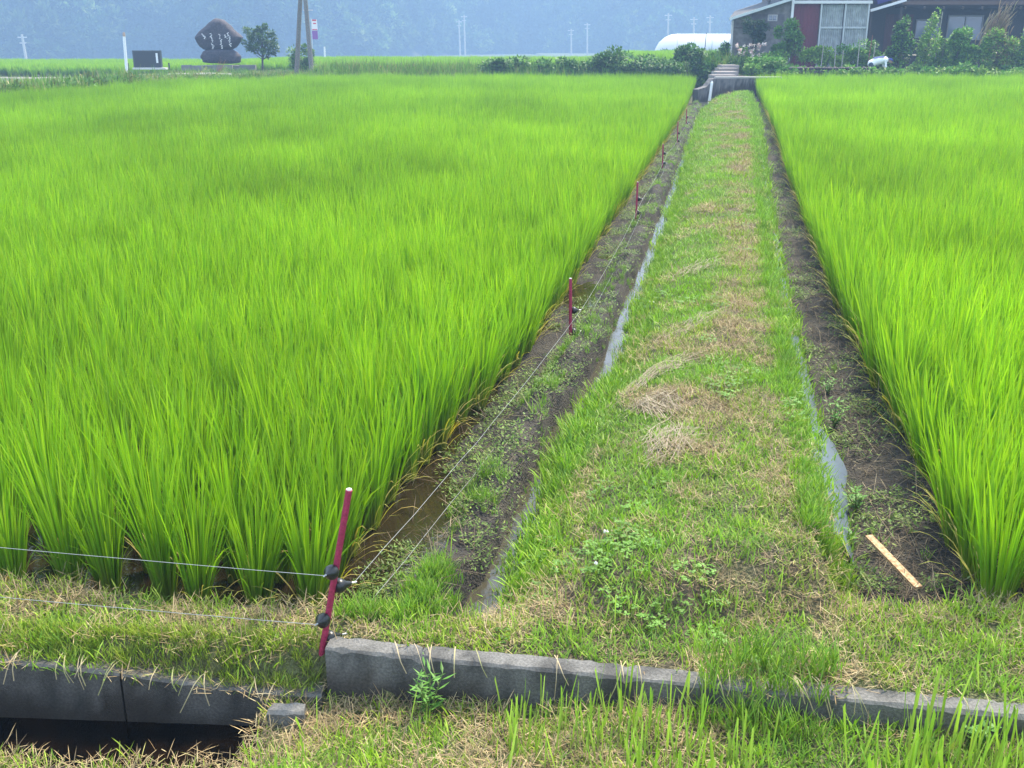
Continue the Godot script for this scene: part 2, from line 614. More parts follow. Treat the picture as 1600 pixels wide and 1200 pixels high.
func grass() -> void:
	var green := [Color(0.165, 0.30, 0.03), Color(0.21, 0.34, 0.04), Color(0.125, 0.25, 0.032), Color(0.25, 0.345, 0.065)]
	var lime := [Color(0.23, 0.38, 0.035), Color(0.29, 0.42, 0.06), Color(0.19, 0.34, 0.03)]
	var dry := [Color(0.34, 0.25, 0.13), Color(0.42, 0.34, 0.19), Color(0.26, 0.18, 0.09), Color(0.27, 0.25, 0.09), Color(0.19, 0.14, 0.08)]
	var gv := []
	for k in 5:
		gv.append(tuft(34, 0.055, 0.02, 0.055, 0.0036, 0.75, 1.2, green))
	for k in 3:
		gv.append(tuft(26, 0.055, 0.025, 0.07, 0.0042, 0.6, 1.0, lime))
	var gp := []
	var gc := []
	for k in gv.size():
		gp.append([])
		gc.append([])
	var dv := []
	for k in 4:
		dv.append(tuft(46, 0.07, 0.015, 0.07, 0.0022, 1.52, 0.3, dry, 3, true))
	var dp := [[], [], [], []]
	var dc := [[], [], [], []]
	var cv := [clover_mesh(), clover_mesh(), clover_mesh()]
	var cp := [[], [], []]
	var cc := [[], [], []]
	var fv := [flower_mesh()]
	var fp := [[]]
	var fc := [[]]
	var d := 2.12
	while d < 46.0:
		var step := 0.043 if d < 5.5 else 0.043 + (d - 5.5) * 0.0042
		var wid := sm(8.0, 34.0, d) * 0.34
		var u0 := -0.92
		var u1 := 0.63 + wid
		if d < 3.95:
			u0 = -4.4
			u1 = 3.2
		var u := u0
		while u < u1:
			var uu := u + rf(-0.5, 0.5) * step
			var dd := d + rf(-0.5, 0.5) * step
			u += step
			var x := uu + SHEAR * dd
			if absf(x) > 0.56 * dd + 1.5:
				continue
			if dd > paddy_front(uu) + 0.06 and (uu < levee_left(dd) - 0.02 or uu > 0.65 + wid):
				continue
			if dd > levee_end(uu) + 0.3:
				continue
			var line := ditch_d(x) if x < -0.66 else head_d(x)
			if dd > line - 0.015 and dd < line + (0.10 if x > -0.66 else 0.02) and (x < 0.62 or x > 1.05):
				continue
			if uu < -1.2 and dd > paddy_front(uu) - 0.03:
				continue
			if x < -0.84 and dd < line and dd > line - 0.32:
				continue
			var dr := dryness(uu, dd)
			var sc := rf(0.75, 1.25) * (step / 0.043) ** 0.55
			if rng.randf() < dr * 0.72:
				var k := rng.randi() % 4
				dp[k].append(put(x, dd, sc, 0.006))
				dc[k].append(Color.WHITE * rf(0.75, 1.15))
			if rng.randf() > dr * 0.85:
				var nn := na.get_noise_2d(x * 3.0 + 200.0, dd * 2.2)
				if nn + rf(-0.25, 0.25) > 0.46 and rng.randf() < 0.3 and dd < 12.0 and uu > -0.7:
					var k2 := rng.randi() % 3
					cp[k2].append(put(x, dd, rf(0.55, 0.95)))
					cc[k2].append(Color.WHITE * rf(0.8, 1.2))
					if rng.randf() < 0.035:
						fp[0].append(put(x, dd, rf(0.8, 1.1)))
						fc[0].append(Color.WHITE)
				var edge := sm(0.35, 0.6, uu - wid) + sm(-0.5, -0.72, uu)
				var kk := 5 + rng.randi() % 3 if rng.randf() < 0.22 + 0.35 * edge + nn * 0.4 else rng.randi() % 5
				var tall := 1.0 + 0.55 * edge * sm(3.6, 4.0, dd)
				gp[kk].append(put(x, dd, sc * tall))
				var t := rf(0.8, 1.2)
				gc[kk].append(Color(t * lerpf(1.0, 1.35, dr), t, t))
		d += step
	mass("mown_grass", "short mown green grass over the levee and the front verge", "grass", gv, M.grass, gp, gc)
	mass("dry_clippings", "tan dry grass clippings lying among the green on the levee", "dry grass", dv, M.straw, dp, dc)
	mass("clover", "low three leaved clover mixed into the levee grass", "clover", cv, M.grass, cp, cc)
	mass("clover_flowers", "small white clover heads dotted over the levee grass", "flowers", fv, M.cloth, fp, fc)

	# longer grass: along both sides of the levee, on the mud ridge and before the headwall
	var tv := []
	for k in 4:
		tv.append(tuft(20, 0.05, 0.07, 0.18, 0.0052, 0.42, 1.0, lime + green, 4))
	var tp := [[], [], [], []]
	var tc := [[], [], [], []]
	for k in 5200:
		var dd := 3.75 + pow(rng.randf(), 1.7) * 38.0
		var wid2 := sm(8.0, 34.0, dd) * 0.34
		var which := rng.randf()
		var uu := 0.0
		var sc := rf(0.5, 1.0)
		if which < 0.42:
			uu = 0.51 + wid2 + rf(-0.1, 0.11)
			sc *= 0.8 - 0.35 * exp(-pow((dd - 4.9) / 0.7, 2.0))
		elif which < 0.68:
			uu = levee_left(dd) + rf(-0.02, 0.16)
			sc *= 0.45 + 0.35 * sm(4.2, 4.8, dd) + 0.4 * exp(-pow((dd - 5.5) / 1.0, 2.0))
		elif which < 0.97:
			uu = rf(-1.2, -0.90) + (ridge_right(dd) + 0.92)
			if na.get_noise_2d(uu * 9.0, dd * 3.0) < 0.06:
				continue
			sc *= 0.55
		else:
			uu = rf(0.72, 1.1) + wid2 * 0.6
			sc *= 0.45
			if na.get_noise_2d(uu * 9.0, dd * 3.0 + 77.0) < 0.05:
				continue
		var q := rng.randi() % 4
		tp[q].append(put(uu + SHEAR * dd, dd, sc))
		tc[q].append(Color.WHITE * rf(0.75, 1.2))
	for k in 420: # the corner between verge, ridge and channel
		var dd2 := rf(3.3, 3.9)
		var uu2 := rf(-1.3, -0.85)
		if dd2 > paddy_front(uu2) + 0.35 * sm(-1.25, -1.0, uu2):
			continue
		var q2 := rng.randi() % 4
		tp[q2].append(put(uu2 + SHEAR * dd2, dd2, rf(0.3, 0.65)))
		tc[q2].append(Color.WHITE * rf(0.8, 1.15))
	for k in 420: # short grass down the bank above the ditch wall
		var x7 := rf(-2.1, -0.68)
		var q7 := rng.randi() % 4
		tp[q7].append(put(x7, ditch_d(x7) + rf(0.015, 0.17), rf(0.22, 0.5)))
		tc[q7].append(Color(1.25, 1.0, 1.0) * rf(0.7, 1.15))
	for k in 60:
		var x6 := rf(0.60, 1.08)
		var q6 := rng.randi() % 4
		var d6 := head_d(x6) + rf(-0.12, 0.16)
		tp[q6].append(put(x6, d6, rf(0.4, 0.8), 0.10 if d6 > head_d(x6) - 0.03 and d6 < head_d(x6) + 0.1 else 0.02))
		tc[q6].append(Color.WHITE * rf(0.7, 1.1))
	mass("edge_grass", "longer lime green grass fringing the sides of the levee", "grass", tv, M.grass, tp, tc)

	# cut stubs before the headwall
	var sv := []
	for k in 6:
		var b := MB.new()
		for j in 4:
			var col := Color(0.38, 0.50, 0.09).lerp(Color(0.22, 0.38, 0.04), rng.randf()) * rf(0.85, 1.15)
			var az := rf(0, TAU)
			var h := rf(0.04, 0.2)
			var wv := rf(0.004, 0.009)
			var at := Vector3(rf(-0.08, 0.08), -0.01, rf(-0.08, 0.08))
			var side := Vector3(cos(az), 0, sin(az))
			var to := at + Vector3(rf(-0.03, 0.03), h, rf(-0.03, 0.03))
			var lo := Color(0.3, 0.32, 0.1)
			var fold := side.cross(Vector3.UP) * wv * 0.25
			var i := b.p(at - side * wv * 0.4, lo)
			b.p(at + fold, lo)
			b.p(at + side * wv * 0.4, lo)
			b.p(at.lerp(to, 0.6) - side * wv * 0.5, col)
			b.p(at.lerp(to, 0.6) + fold, col)
			b.p(at.lerp(to, 0.6) + side * wv * 0.5, col)
			b.p(to - side * wv * 0.42, col * 1.1)
			b.p(to + fold + Vector3.UP * 0.006, col * 1.1)
			b.p(to + side * wv * 0.36 + Vector3.UP * 0.016, col * 1.1)
			for s in [0, 3]:
				b.q(i + s, i + s + 1, i + s + 4, i + s + 3)
				b.q(i + s + 1, i + s + 2, i + s + 5, i + s + 4)
		sv.append(b.mesh())
	var sp := [[], [], [], [], [], []]
	var sc2 := [[], [], [], [], [], []]
	for k in 900:
		var x := rf(-0.75, 2.8)
		var dd3 := head_d(x) - rf(0.06, 0.9)
		if rng.randf() > sm(-0.6, 0.3, x) + 0.3:
			continue
		if na.get_noise_2d(x * 6.0, dd3 * 6.0 + 33.0) < -0.12:
			continue
		var q3 := rng.randi() % 6
		sp[q3].append(put(x, dd3, rf(0.65, 1.1) * (1.0 + 0.3 * sm(0.0, 0.8, x))))
		sc2[q3].append(Color.WHITE * rf(0.8, 1.15))
	for k in 70: # a few on the verge behind the wall
		var x2 := rf(-0.5, 1.9)
		var q4 := rng.randi() % 6
		var dd4 := head_d(x2) + rf(0.14, 0.7)
		sp[q4].append(put(x2, dd4, rf(0.4, 0.75)))
		sc2[q4].append(Color.WHITE * rf(0.8, 1.1))
	mass("cut_reed_stubs", "upright lime green cut grass stubs in front of the headwall", "grass", sv, M.grass, sp, sc2)

	# small leafy weeds on both mud strips
	var wv2 := []
	for k in 4:
		var b2 := MB.new()
		for j in 20:
			var az2 := rf(0, TAU)
			var al := Vector3(cos(az2), rf(0.0, 0.9), sin(az2)).normalized()
			b2.leaf(Vector3(rf(-0.05, 0.05), rf(0.005, 0.04), rf(-0.05, 0.05)), al, al.cross(Vector3.UP).normalized(), rf(0.012, 0.034), rf(0.005, 0.012), Color(0.11, 0.20, 0.035).lerp(Color(0.26, 0.28, 0.06), rng.randf() * rng.randf()) * rf(0.5, 1.3))
		wv2.append(b2.mesh())
	var wp := [[], [], [], []]
	var wc := [[], [], [], []]
	for k in 4600:
		var dd5 := 3.7 + pow(rng.randf(), 1.4) * 34.0
		var left := rng.randf() < 0.62
		var uu5 := rf(-1.38, -0.9) + (ridge_right(dd5) + 0.92) if left else rf(0.66, 1.1) + sm(8.0, 34.0, dd5) * 0.2
		if na.get_noise_2d(uu5 * 7.0, dd5 * 3.4 + (0.0 if left else 99.0)) < (-0.12 if left else -0.06):
			continue
		var q5 := rng.randi() % 4
		wp[q5].append(put(uu5 + SHEAR * dd5, dd5, rf(0.5, 1.1) * (1.0 + dd5 * 0.02)))
		wc[q5].append(Color.WHITE * rf(0.7, 1.2))
	mass("mud_weeds", "tiny leafy weeds scattered over the wet mud beside the levee", "weeds", wv2, M.grass, wp, wc)

	# withered stalks on the mud
	var lv := [tuft(9, 0.09, 0.05, 0.2, 0.003, 1.5, 0.3, [Color(0.17, 0.13, 0.08), Color(0.1, 0.075, 0.05)], 3, true), tuft(9, 0.09, 0.05, 0.2, 0.003, 1.5, 0.3, [Color(0.24, 0.19, 0.12), Color(0.1, 0.07, 0.045)], 3, true)]
	var lp := [[], []]
	var lc := [[], []]
	for k in 1300:
		var dd6 := 3.6 + pow(rng.randf(), 1.5) * 26.0
		var uu6 := rf(-1.5, -0.92) if rng.randf() < 0.3 else rf(0.7, 1.3)
		var q6 := rng.randi() % 2
		lp[q6].append(put(uu6 + SHEAR * dd6, dd6, rf(0.6, 1.2), 0.004))
		lc[q6].append(Color.WHITE * rf(0.6, 1.2))
	mass("withered_stalks", "brown withered stalks lying on the mud of both strips", "dry grass", lv, M.straw, lp, lc)

func hanging_straws() -> void:
	var b := MB.new()
	for k in 46:
		var x := rf(-1.9, -0.8) if k < 20 else rf(-0.5, 1.5)
		var f := (ditch_d(x) if x < -0.7 else head_d(x)) - 0.006
		var col := Color(0.42, 0.33, 0.2).lerp(Color(0.2, 0.26, 0.06), rng.randf() * rng.randf())
		var top := ditch_top(x) + 0.01 if x < -0.7 else 0.035
		var w := rf(0.001, 0.0022)
		var sl := rf(-0.6, 0.6)
		var l := rf(0.05, 0.17)
		var prev := -1
		for i in 6:
			var t := i / 5.0
			var at := W(x + sl * t * l, top + 0.012 - maxf(0.0, t - 0.3) * l * 1.1, f + 0.06 - 0.075 * minf(1.0, t * 2.0))
			var a := b.p(at - Vector3(w, 0, 0), col)
			b.p(at + Vector3(w, 0, 0), col)
			if prev >= 0:
				b.q(prev, prev + 1, a + 1, a)
			prev = a
	tag(obj("hanging_straws", b.mesh(), M.straw), "dry straws hanging over the front of both concrete walls", "dry grass", "", "stuff")

func straw_heap(label: String, x: float, d: float, turn: float, l: float, w: float, h: float, n: int) -> void:
	var b := MB.new()
	for k in n * 2:
		var col := Color(0.40, 0.34, 0.24).lerp(Color(0.17, 0.13, 0.08), rng.randf()) * rf(0.8, 1.15)
		var cx := rf(-0.5, 0.5) * l
		var dir := rf(-0.4, 0.4) + (0.0 if k % 4 else rf(-1.5, 1.5))
		var sl := rf(0.14, 0.34)
		var lift := rng.randf() * rf(0.0, 0.9) * (0.6 + 0.8 * nb.get_noise_1d(cx * 60.0 + d * 10.0))
		var off := rf(-0.5, 0.5) * w * rf(0.3, 1.6)
		if nb.get_noise_2d(cx * 22.0 + x * 40.0, off * 22.0) < -0.12 and k % 4:
			continue
		var wd := rf(0.0012, 0.0028)
		var prev := -1
		for i in 5:
			var f := i / 4.0 - 0.5
			var px := cx + sin(dir) * f * sl
			var pz := off + cos(dir) * f * sl
			var hh := maxf(0.0, 1.0 - pow(pz / (w * 0.8), 2.0)) * maxf(0.1, 1.0 - pow(px / (l * 0.72), 4.0))
			var at := Vector3(px, 0.012 + h * hh * lift + rf(0, 0.004), pz)
			var wx := x + at.x * cos(turn) + at.z * sin(turn)
			var wd2 := d - (-at.x * sin(turn) + at.z * cos(turn))
			at.y += ground_y(wx, wd2) - ground_y(x, d)
			var s := Vector3(cos(dir), 0.25 * (1 if k % 2 else -1), -sin(dir)) * wd * 0.5
			var a := b.p(at - s, col)
			b.p(at + s, col)
			if prev >= 0:
				b.q(prev, prev + 1, a + 1, a)
			prev = a
	var o := obj("straw_heap", b.mesh(), M.straw)
	o.position = W(x, ground_y(x, d) + 0.01, d)
	o.rotation.y = turn
	tag(o, label, "straw heap", "heaps of cut straw on the levee")

func weed_plant(label: String, x: float, d: float, h: float, stems: int, narrow: float) -> void:
	var t := thing("weed_plant", label, "weed", W(x, ground_y(x, d), d), rf(0, TAU), "leafy weeds near the concrete and the mud")
	var s := MB.new()
	var l := MB.new()
	for k in stems:
		var az := TAU * k / stems + rf(-0.5, 0.5)
		var lean := rf(0.1, 0.65)
		var hh := h * rf(0.6, 1.05)
		var pts := []
		for i in 6:
			var f := i / 5.0
			pts.append(Vector3(cos(az) * sin(lean) * f * hh, f * hh * cos(lean) + 0.02 * h * sin(f * 3.0), sin(az) * sin(lean) * f * hh))
		s.tube(pts, [0.0032, 0.003, 0.0026, 0.0022, 0.0018, 0.001], 5, Color(0.16, 0.22, 0.06))
		for i in 11:
			var f2 := 0.2 + 0.8 * i / 10.0
			var at: Vector3 = pts[mini(4, int(f2 * 5.0))].lerp(pts[mini(5, int(f2 * 5.0) + 1)], f2 * 5.0 - int(f2 * 5.0) if f2 < 1.0 else 0.0)
			if f2 >= 1.0:
				at = pts[5]
			var a2 := i * 2.4 + rf(-0.4, 0.4)
			var al := Vector3(cos(a2), rf(0.05, 0.6), sin(a2)).normalized()
			l.leaf(at, al, al.cross(Vector3.UP).normalized(), h * rf(0.2, 0.32), h * narrow * rf(0.8, 1.2), Color(0.10, 0.22, 0.04) * rf(0.75, 1.4))
	obj("stem", s.mesh(), M.grass, t)
	obj("leaves", l.mesh(), M.grass, t).set_meta("kind", "stuff")

# ---------------------------------------------------------------- concrete, water, plastic
func stain(at: Vector3, under: float, tall: float) -> Color: # lichen and run-off streaks above, a wet tide mark with brown algae below
	var k := 0.82 + 0.3 * na.get_noise_3d(at.x * 7.0, at.y * 1.5, at.z * 7.0) + 0.8 * nb.get_noise_3d(at.x * 17.0, at.y * 7.0, at.z * 17.0)
	k = clampf(k, 0.35, 1.15)
	var tide := sm(0.20, 0.46, under / tall + 0.35 * na.get_noise_2d(at.x * 8.0, at.z * 8.0 + 5.0) + 0.15 * nb.get_noise_2d(at.x * 30.0, at.y * 30.0))
	return Color(k, k, k).lerp(Color(0.26, 0.21, 0.17) * (0.6 + 0.5 * k), tide * 0.85)

func rough_beam(path: Array, thick: float, bottom: float, jitter: float, seed_: int) -> ArrayMesh: # a wall along path (front top edge, left to right), with chipped upper edges
	var b := MB.new()
	var r := RandomNumberGenerator.new()
	r.seed = seed_
	var rings := []
	var total := 0.0
	for i in path.size() - 1:
		total += path[i].distance_to(path[i + 1])
	var n := int(total / 0.03)
	for i in n + 1:
		var s := total * i / n
		var k := 0
		while k < path.size() - 2 and s > path[k].distance_to(path[k + 1]):
			s -= path[k].distance_to(path[k + 1])
			k += 1
		var at: Vector3 = path[k].lerp(path[k + 1], s / path[k].distance_to(path[k + 1]))
		var along: Vector3 = (path[k + 1] - path[k]).normalized()
		var back: Vector3 = Vector3.UP.cross(along).normalized()
		var jn := [i * 7.0]
		var j := func() -> float:
			jn[0] += 311.0
			return jitter * (0.8 * nb.get_noise_1d(jn[0] * 0.2 + seed_) + r.randf_range(-0.2, 0.2))
		var ch := 0.006 + absf(nb.get_noise_1d(i * 1.3 + seed_)) * 0.012 + (r.randf() * 0.014 if r.randf() < 0.12 else 0.0)
		var low := -bottom
		var ring := []
		for q in 9:
			var fr := 1.0 - q / 8.0
			ring.append(at + Vector3.UP * lerpf(-ch, low, fr) - back * j.call() * 0.6)
		ring.append_array([at + back * ch + Vector3.UP * j.call(), at + back * thick * 0.5 + Vector3.UP * j.call(), at + back * (thick - ch) + Vector3.UP * j.call(), at + back * thick - Vector3.UP * ch, at + back * thick + Vector3.UP * low])
		rings.append(ring)
	var w: int = rings[0].size()
	for f in w - 1: # each face keeps its own points along the length, so edges stay
		var start := b.v.size()
		for ring in rings:
			b.p(ring[f], stain(ring[f], ring[8].y - ring[f].y, bottom))
			b.p(ring[f + 1], stain(ring[f + 1], ring[8].y - ring[f + 1].y, bottom))
		for i in rings.size() - 1:
			var a := start + i * 2
			b.q(a, a + 2, a + 3, a + 1)
	for e in 2:
		var ring2: Array = rings[0] if e == 0 else rings[-1]
		var c0 := b.v.size()
		for q in ring2:
			b.p(q, Color(0.75, 0.75, 0.75))
		for k in range(1, w - 1):
			if e == 0:
				b.t(c0, c0 + k, c0 + k + 1)
			else:
				b.t(c0, c0 + k + 1, c0 + k)
	return b.mesh()

func concrete_works() -> void:
	var dark: StandardMaterial3D = M.concrete.duplicate()
	dark.albedo_color = lin(0.175, 0.172, 0.172)
	var path := []
	for k in 16:
		var x := -0.64 + k * 0.26
		path.append(W(x, 0.03 - 0.0036 * k + (0.003 if k % 3 == 0 else 0.0), head_d(x)))
	var o := obj("headwall", rough_beam(path, 0.085, 0.36, 0.004, 31), dark)
	tag(o, "weathered grey concrete headwall beside the red corner post", "concrete wall")
	# ditch wall of precast panels
	var t := thing("ditch_wall", "dark stained concrete wall along the ditch below the front bank", "ditch wall")
	var wet: StandardMaterial3D = M.concrete.duplicate()
	wet.albedo_color = lin(0.115, 0.11, 0.105)
	wet.roughness = 0.6
	var cuts := [-3.6, -2.52, -1.352, -0.65]
	for k in 3:
		var a: float = cuts[k] + 0.004
		var e: float = cuts[k + 1] - 0.004
		var p := obj("wall_panel", rough_beam([W(a, ditch_top(a), ditch_d(a)), W(a * 0.66 + e * 0.34, ditch_top(a * 0.66 + e * 0.34), ditch_d(a * 0.66 + e * 0.34)), W(a * 0.33 + e * 0.67, ditch_top(a * 0.33 + e * 0.67), ditch_d(a * 0.33 + e * 0.67)), W(e, ditch_top(e), ditch_d(e))], 0.07, 0.36, 0.004, 41 + k), wet, t)
		p.name = "wall_panel" if k == 0 else "wall_panel_%03d" % k
	# near wall of the ditch, mostly under the grass
	var near := thing("ditch_edge", "near concrete edge of the ditch hidden under overhanging grass", "ditch wall")
	obj("wall_panel", rough_beam([W(-3.6, -0.24, ditch_d(-3.6) - 0.37), W(-0.95, -0.24, ditch_d(-0.95) - 0.37)], 0.06, 0.3, 0.004, 47), wet, near)
	# a lump of old concrete at the ditch end
	var lump := obj("concrete_lump", rough_beam([W(-0.815, -0.112, 2.925), W(-0.76, -0.104, 2.912), W(-0.69, -0.11, 2.918)], 0.06, 0.12, 0.005, 51), dark)
	tag(lump, "small broken concrete lump in the grass at the ditch end", "concrete block")
	# water
	var b := MB.new()
	for k in 30:
		var x := -3.7 + k * 0.1
		b.quad(W(x, -0.262, ditch_d(x) - 0.42), W(x + 0.1, -0.262, ditch_d(x + 0.1) - 0.42), W(x + 0.1, -0.262, ditch_d(x + 0.1) + 0.02), W(x, -0.262, ditch_d(x) + 0.02), Color.WHITE)
	var murky: StandardMaterial3D = M.water.duplicate()
	murky.albedo_color = lin(0.007, 0.0055, 0.004)
	murky.albedo_texture = noise_tex(0.012, Color(0.4, 0.4, 0.4), Color(1, 0.85, 0.7), 71, 256)
	murky.metallic_specular = 0.3
	tag(obj("ditch_water", b.mesh(), murky), "still dark water at the bottom of the ditch", "water", "", "structure")
	var c := MB.new()
	for k in 60:
		var d := 3.5 + k * 0.62
		var e2 := d + 0.62
		c.quad(W(-1.0 + SHEAR * d, -0.158, d), W(-0.62 + SHEAR * d, -0.158, d), W(-0.62 + SHEAR * e2, -0.158, e2), W(-1.0 + SHEAR * e2, -0.158, e2), Color.WHITE)
	tag(obj("channel_water", c.mesh(), M.water), "narrow run of shining water between mud ridge and levee", "water", "", "structure")
	var pw := MB.new()
	for k in 20:
		var d2 := 3.4 + k * 0.6
		pw.quad(W(-7.0 + SHEAR * d2, -0.137, d2), W(-1.02 + SHEAR * d2, -0.137, d2), W(-1.02 + SHEAR * (d2 + 0.6), -0.137, d2 + 0.6), W(-7.0 + SHEAR * (d2 + 0.6), -0.137, d2 + 0.6), Color.WHITE)
	var shallow: StandardMaterial3D = M.water.duplicate()
	shallow.albedo_color = lin(0.022, 0.016, 0.008)
	tag(obj("paddy_water", pw.mesh(), shallow), "shallow brown water standing between the left rice clumps", "water", "", "structure")
	# blue grey plastic sheet along the right foot of the levee
	var s := MB.new()
	var prev := -1
	var d3 := 3.95
	while d3 < 36.0:
		var wid := sm(8.0, 34.0, d3) * 0.34
		var bul := 0.5 + 0.5 * sin(d3 * 2.1 + 1.0) * cos(d3 * 0.83)
		var u := 0.60 + wid + na.get_noise_2d(d3 * 5.0, 40.0) * 0.03
		var wv := (0.025 + 0.05 * bul + 0.06 * exp(-pow((d3 - 5.0) / 0.55, 2.0))) * (1.0 - 0.6 * sm(9.0, 20.0, d3))
		var ring := [Vector2(-0.10, 0.05), Vector2(-0.02, 0.01), Vector2(wv * 0.4, -0.045), Vector2(wv, -0.10), Vector2(wv + 0.03, -0.17)]
		var st := s.v.size()
		for q in ring:
			var rip := nb.get_noise_2d(d3 * 30.0, q.x * 200.0) * 0.003
			s.p(W(u + q.x + rip + SHEAR * d3, q.y + rip + 0.015, d3), Color(0.12, 0.15, 0.20))
		if prev >= 0:
			for k in 4:
				s.q(prev + k, prev + k + 1, st + k + 1, st + k)
		prev = st
		d3 += 0.05 if d3 < 9.0 else 0.2
	var pm := flat_mat("sheet", Color.WHITE, 0.4, true)
	pm.cull_mode = BaseMaterial3D.CULL_DISABLED
	tag(obj("plastic_sheet", s.mesh(), pm), "blue grey plastic sheet edging the right foot of the levee", "plastic sheet")
	# pale wooden slat
	var sl := MB.new()
	var a2 := W(1.505, 0.02, 3.95)
	var e3 := W(1.60, -0.04, 3.62)
	var ax := (e3 - a2).normalized()
	var sd := ax.cross(Vector3.UP).normalized()
	var bs := Basis(sd, ax.cross(sd).normalized() * -1.0, ax)
	sl.box((a2 + e3) / 2.0, Vector3(0.034, 0.012, a2.distance_to(e3)), Color(0.62, 0.42, 0.24), Basis(sd, sd.cross(ax) * -1.0, ax).orthonormalized())
	tag(obj("wooden_batten", sl.mesh(), M.raw_wood), "pale tan wooden slat lying by the right paddy corner", "wooden slat")

# ---------------------------------------------------------------- fence
func insulator(parent: Node, at: Vector3, dir: Vector3) -> void: # black knob: collar, cone and eye
	var b := MB.new()
	var pts := []
	var rad := []
	for q in [[0.006, 0.012], [0.008, 0.021], [0.016, 0.027], [0.027, 0.028], [0.038, 0.022], [0.048, 0.013], [0.060, 0.009], [0.068, 0.004]]:
		pts.append(at + dir * (q[0] - 0.004))
		rad.append(q[1] * 0.95)
	b.tube(pts, rad, 14, Color(0.012, 0.012, 0.014))
	var o := obj("insulator", b.mesh(), M.plastic, parent)
	var c := MB.new()
	c.tube([at + dir * 0.062, at + dir * 0.082], [0.0035, 0.003], 8, Color(0.45, 0.45, 0.47))
	obj("hook", c.mesh(), M.metal, o)

func fence_post(label: String, x: float, d: float, h: float, lean: Vector3, marks: Array) -> Node3D:
	var y := ground_y(x, d)
	var t := thing("fence_post", label, "fence post", W(x, y, d), 0.0, "red electric fence posts along the left paddy")
	var b := MB.new()
	b.tube([Vector3(0, -0.1, 0) - lean * 0.1, Vector3(lean.x, h, lean.z)], [0.0115, 0.0115], 14, Color(0.42, 0.032, 0.10))
	obj("pole", b.mesh(), M.post, t)
	var c := MB.new()
	c.tube([Vector3(lean.x, h, lean.z), Vector3(lean.x, h + 0.004, lean.z)], [0.0095, 0.0085], 14, Color(0.6, 0.55, 0.52))
	obj("cap", c.mesh(), M.plastic, t)
	for m in marks:
		var f: float = m[0] / h
		insulator(t, Vector3(lean.x * f, m[0], lean.z * f) + m[1] * 0.009, m[1])
	return t

func wire(label: String, pts: Array) -> void:
	var b := MB.new()
	var line := []
	var rad := []
	for i in pts.size() - 1:
		for k in 14:
			var f := k / 14.0
			var p: Vector3 = pts[i].lerp(pts[i + 1], f)
			p.y -= 0.035 * sin(PI * f) * pts[i].distance_to(pts[i + 1]) / 4.0
			p += Vector3(nb.get_noise_2d(f * 300.0, i * 9.0), nb.get_noise_2d(f * 300.0, 50.0 + i), 0) * 0.004
			line.append(p)
			rad.append(0.0011)
	line.append(pts[-1])
	rad.append(0.0011)
	b.tube(line, rad, 5, Color(0.36, 0.36, 0.35))
	tag(obj("fence_wire", b.mesh(), M.metal), label, "fence wire", "electric fence wires")

func fence() -> void:
	var hand := Vector3(0.86, -0.05, -0.5).normalized()
	var toward := Vector3(-0.22, 0.28, 0.93).normalized()
	var base := Vector3(-0.67, 0, -3.15)
	var h := 0.62
	var lean := Vector3(0.135, 0, 0.03)
	fence_post("leaning red corner post with four black insulators, nearest the headwall", -0.67, 3.15, h, lean, [[0.315, toward], [0.25, hand], [0.125, toward], [0.04, hand]])
	var gy := ground_y(-0.67, 3.15)
	var at := func(m: float, dir: Vector3) -> Vector3: return base + Vector3(0, gy, 0) + Vector3(lean.x * m / h, m, lean.z * m / h) + dir * 0.083
	var up := [at.call(0.25, hand)]
	var lo := [at.call(0.04, hand)]
	var words := ["second red post, beside the mud strip where the wires rise from the corner", "third red post along the mud strip", "fourth red post along the mud strip, thin and dark", "fifth red post along the mud strip, small beside the rice", "last and smallest red post along the mud strip"]
	var ds := [7.29, 12.45, 17.6, 22.3, 27.2]
	for k in 5:
		var d: float = ds[k]
		var u: float = [-1.03, -1.0, -1.0, -0.98, -0.99][k]
		var x := u + SHEAR * d
		var y := ground_y(x, d)
		fence_post(words[k], x, d, 0.44 + 0.03 * (k % 2) + (-y - 0.05), Vector3(rf(-0.02, 0.01), 0, 0), [[0.25, hand], [0.09, hand]])
		up.append(W(x, y + 0.25, d) + hand * 0.09)
		lo.append(W(x, y + 0.09, d) + hand * 0.09)
	wire("upper wire running away along the mud strip from post to post", up)
	wire("lower wire running away along the mud strip from post to post", lo)
	var lx := -3.9
	var ld := 3.72
	fence_post("red post out past the left end of the front wires", lx, ld, 0.6, Vector3(-0.02, 0, 0), [[0.36, toward], [0.14, toward]])
	var ly := ground_y(lx, ld)
	wire("upper front wire stretched before the left rice clumps to the corner post", [W(lx, ly + 0.36, ld) + toward * 0.083, at.call(0.315, toward)])
	wire("lower front wire stretched over the bank edge to the corner post", [W(lx, ly + 0.14, ld) + toward * 0.083, at.call(0.125, toward)])

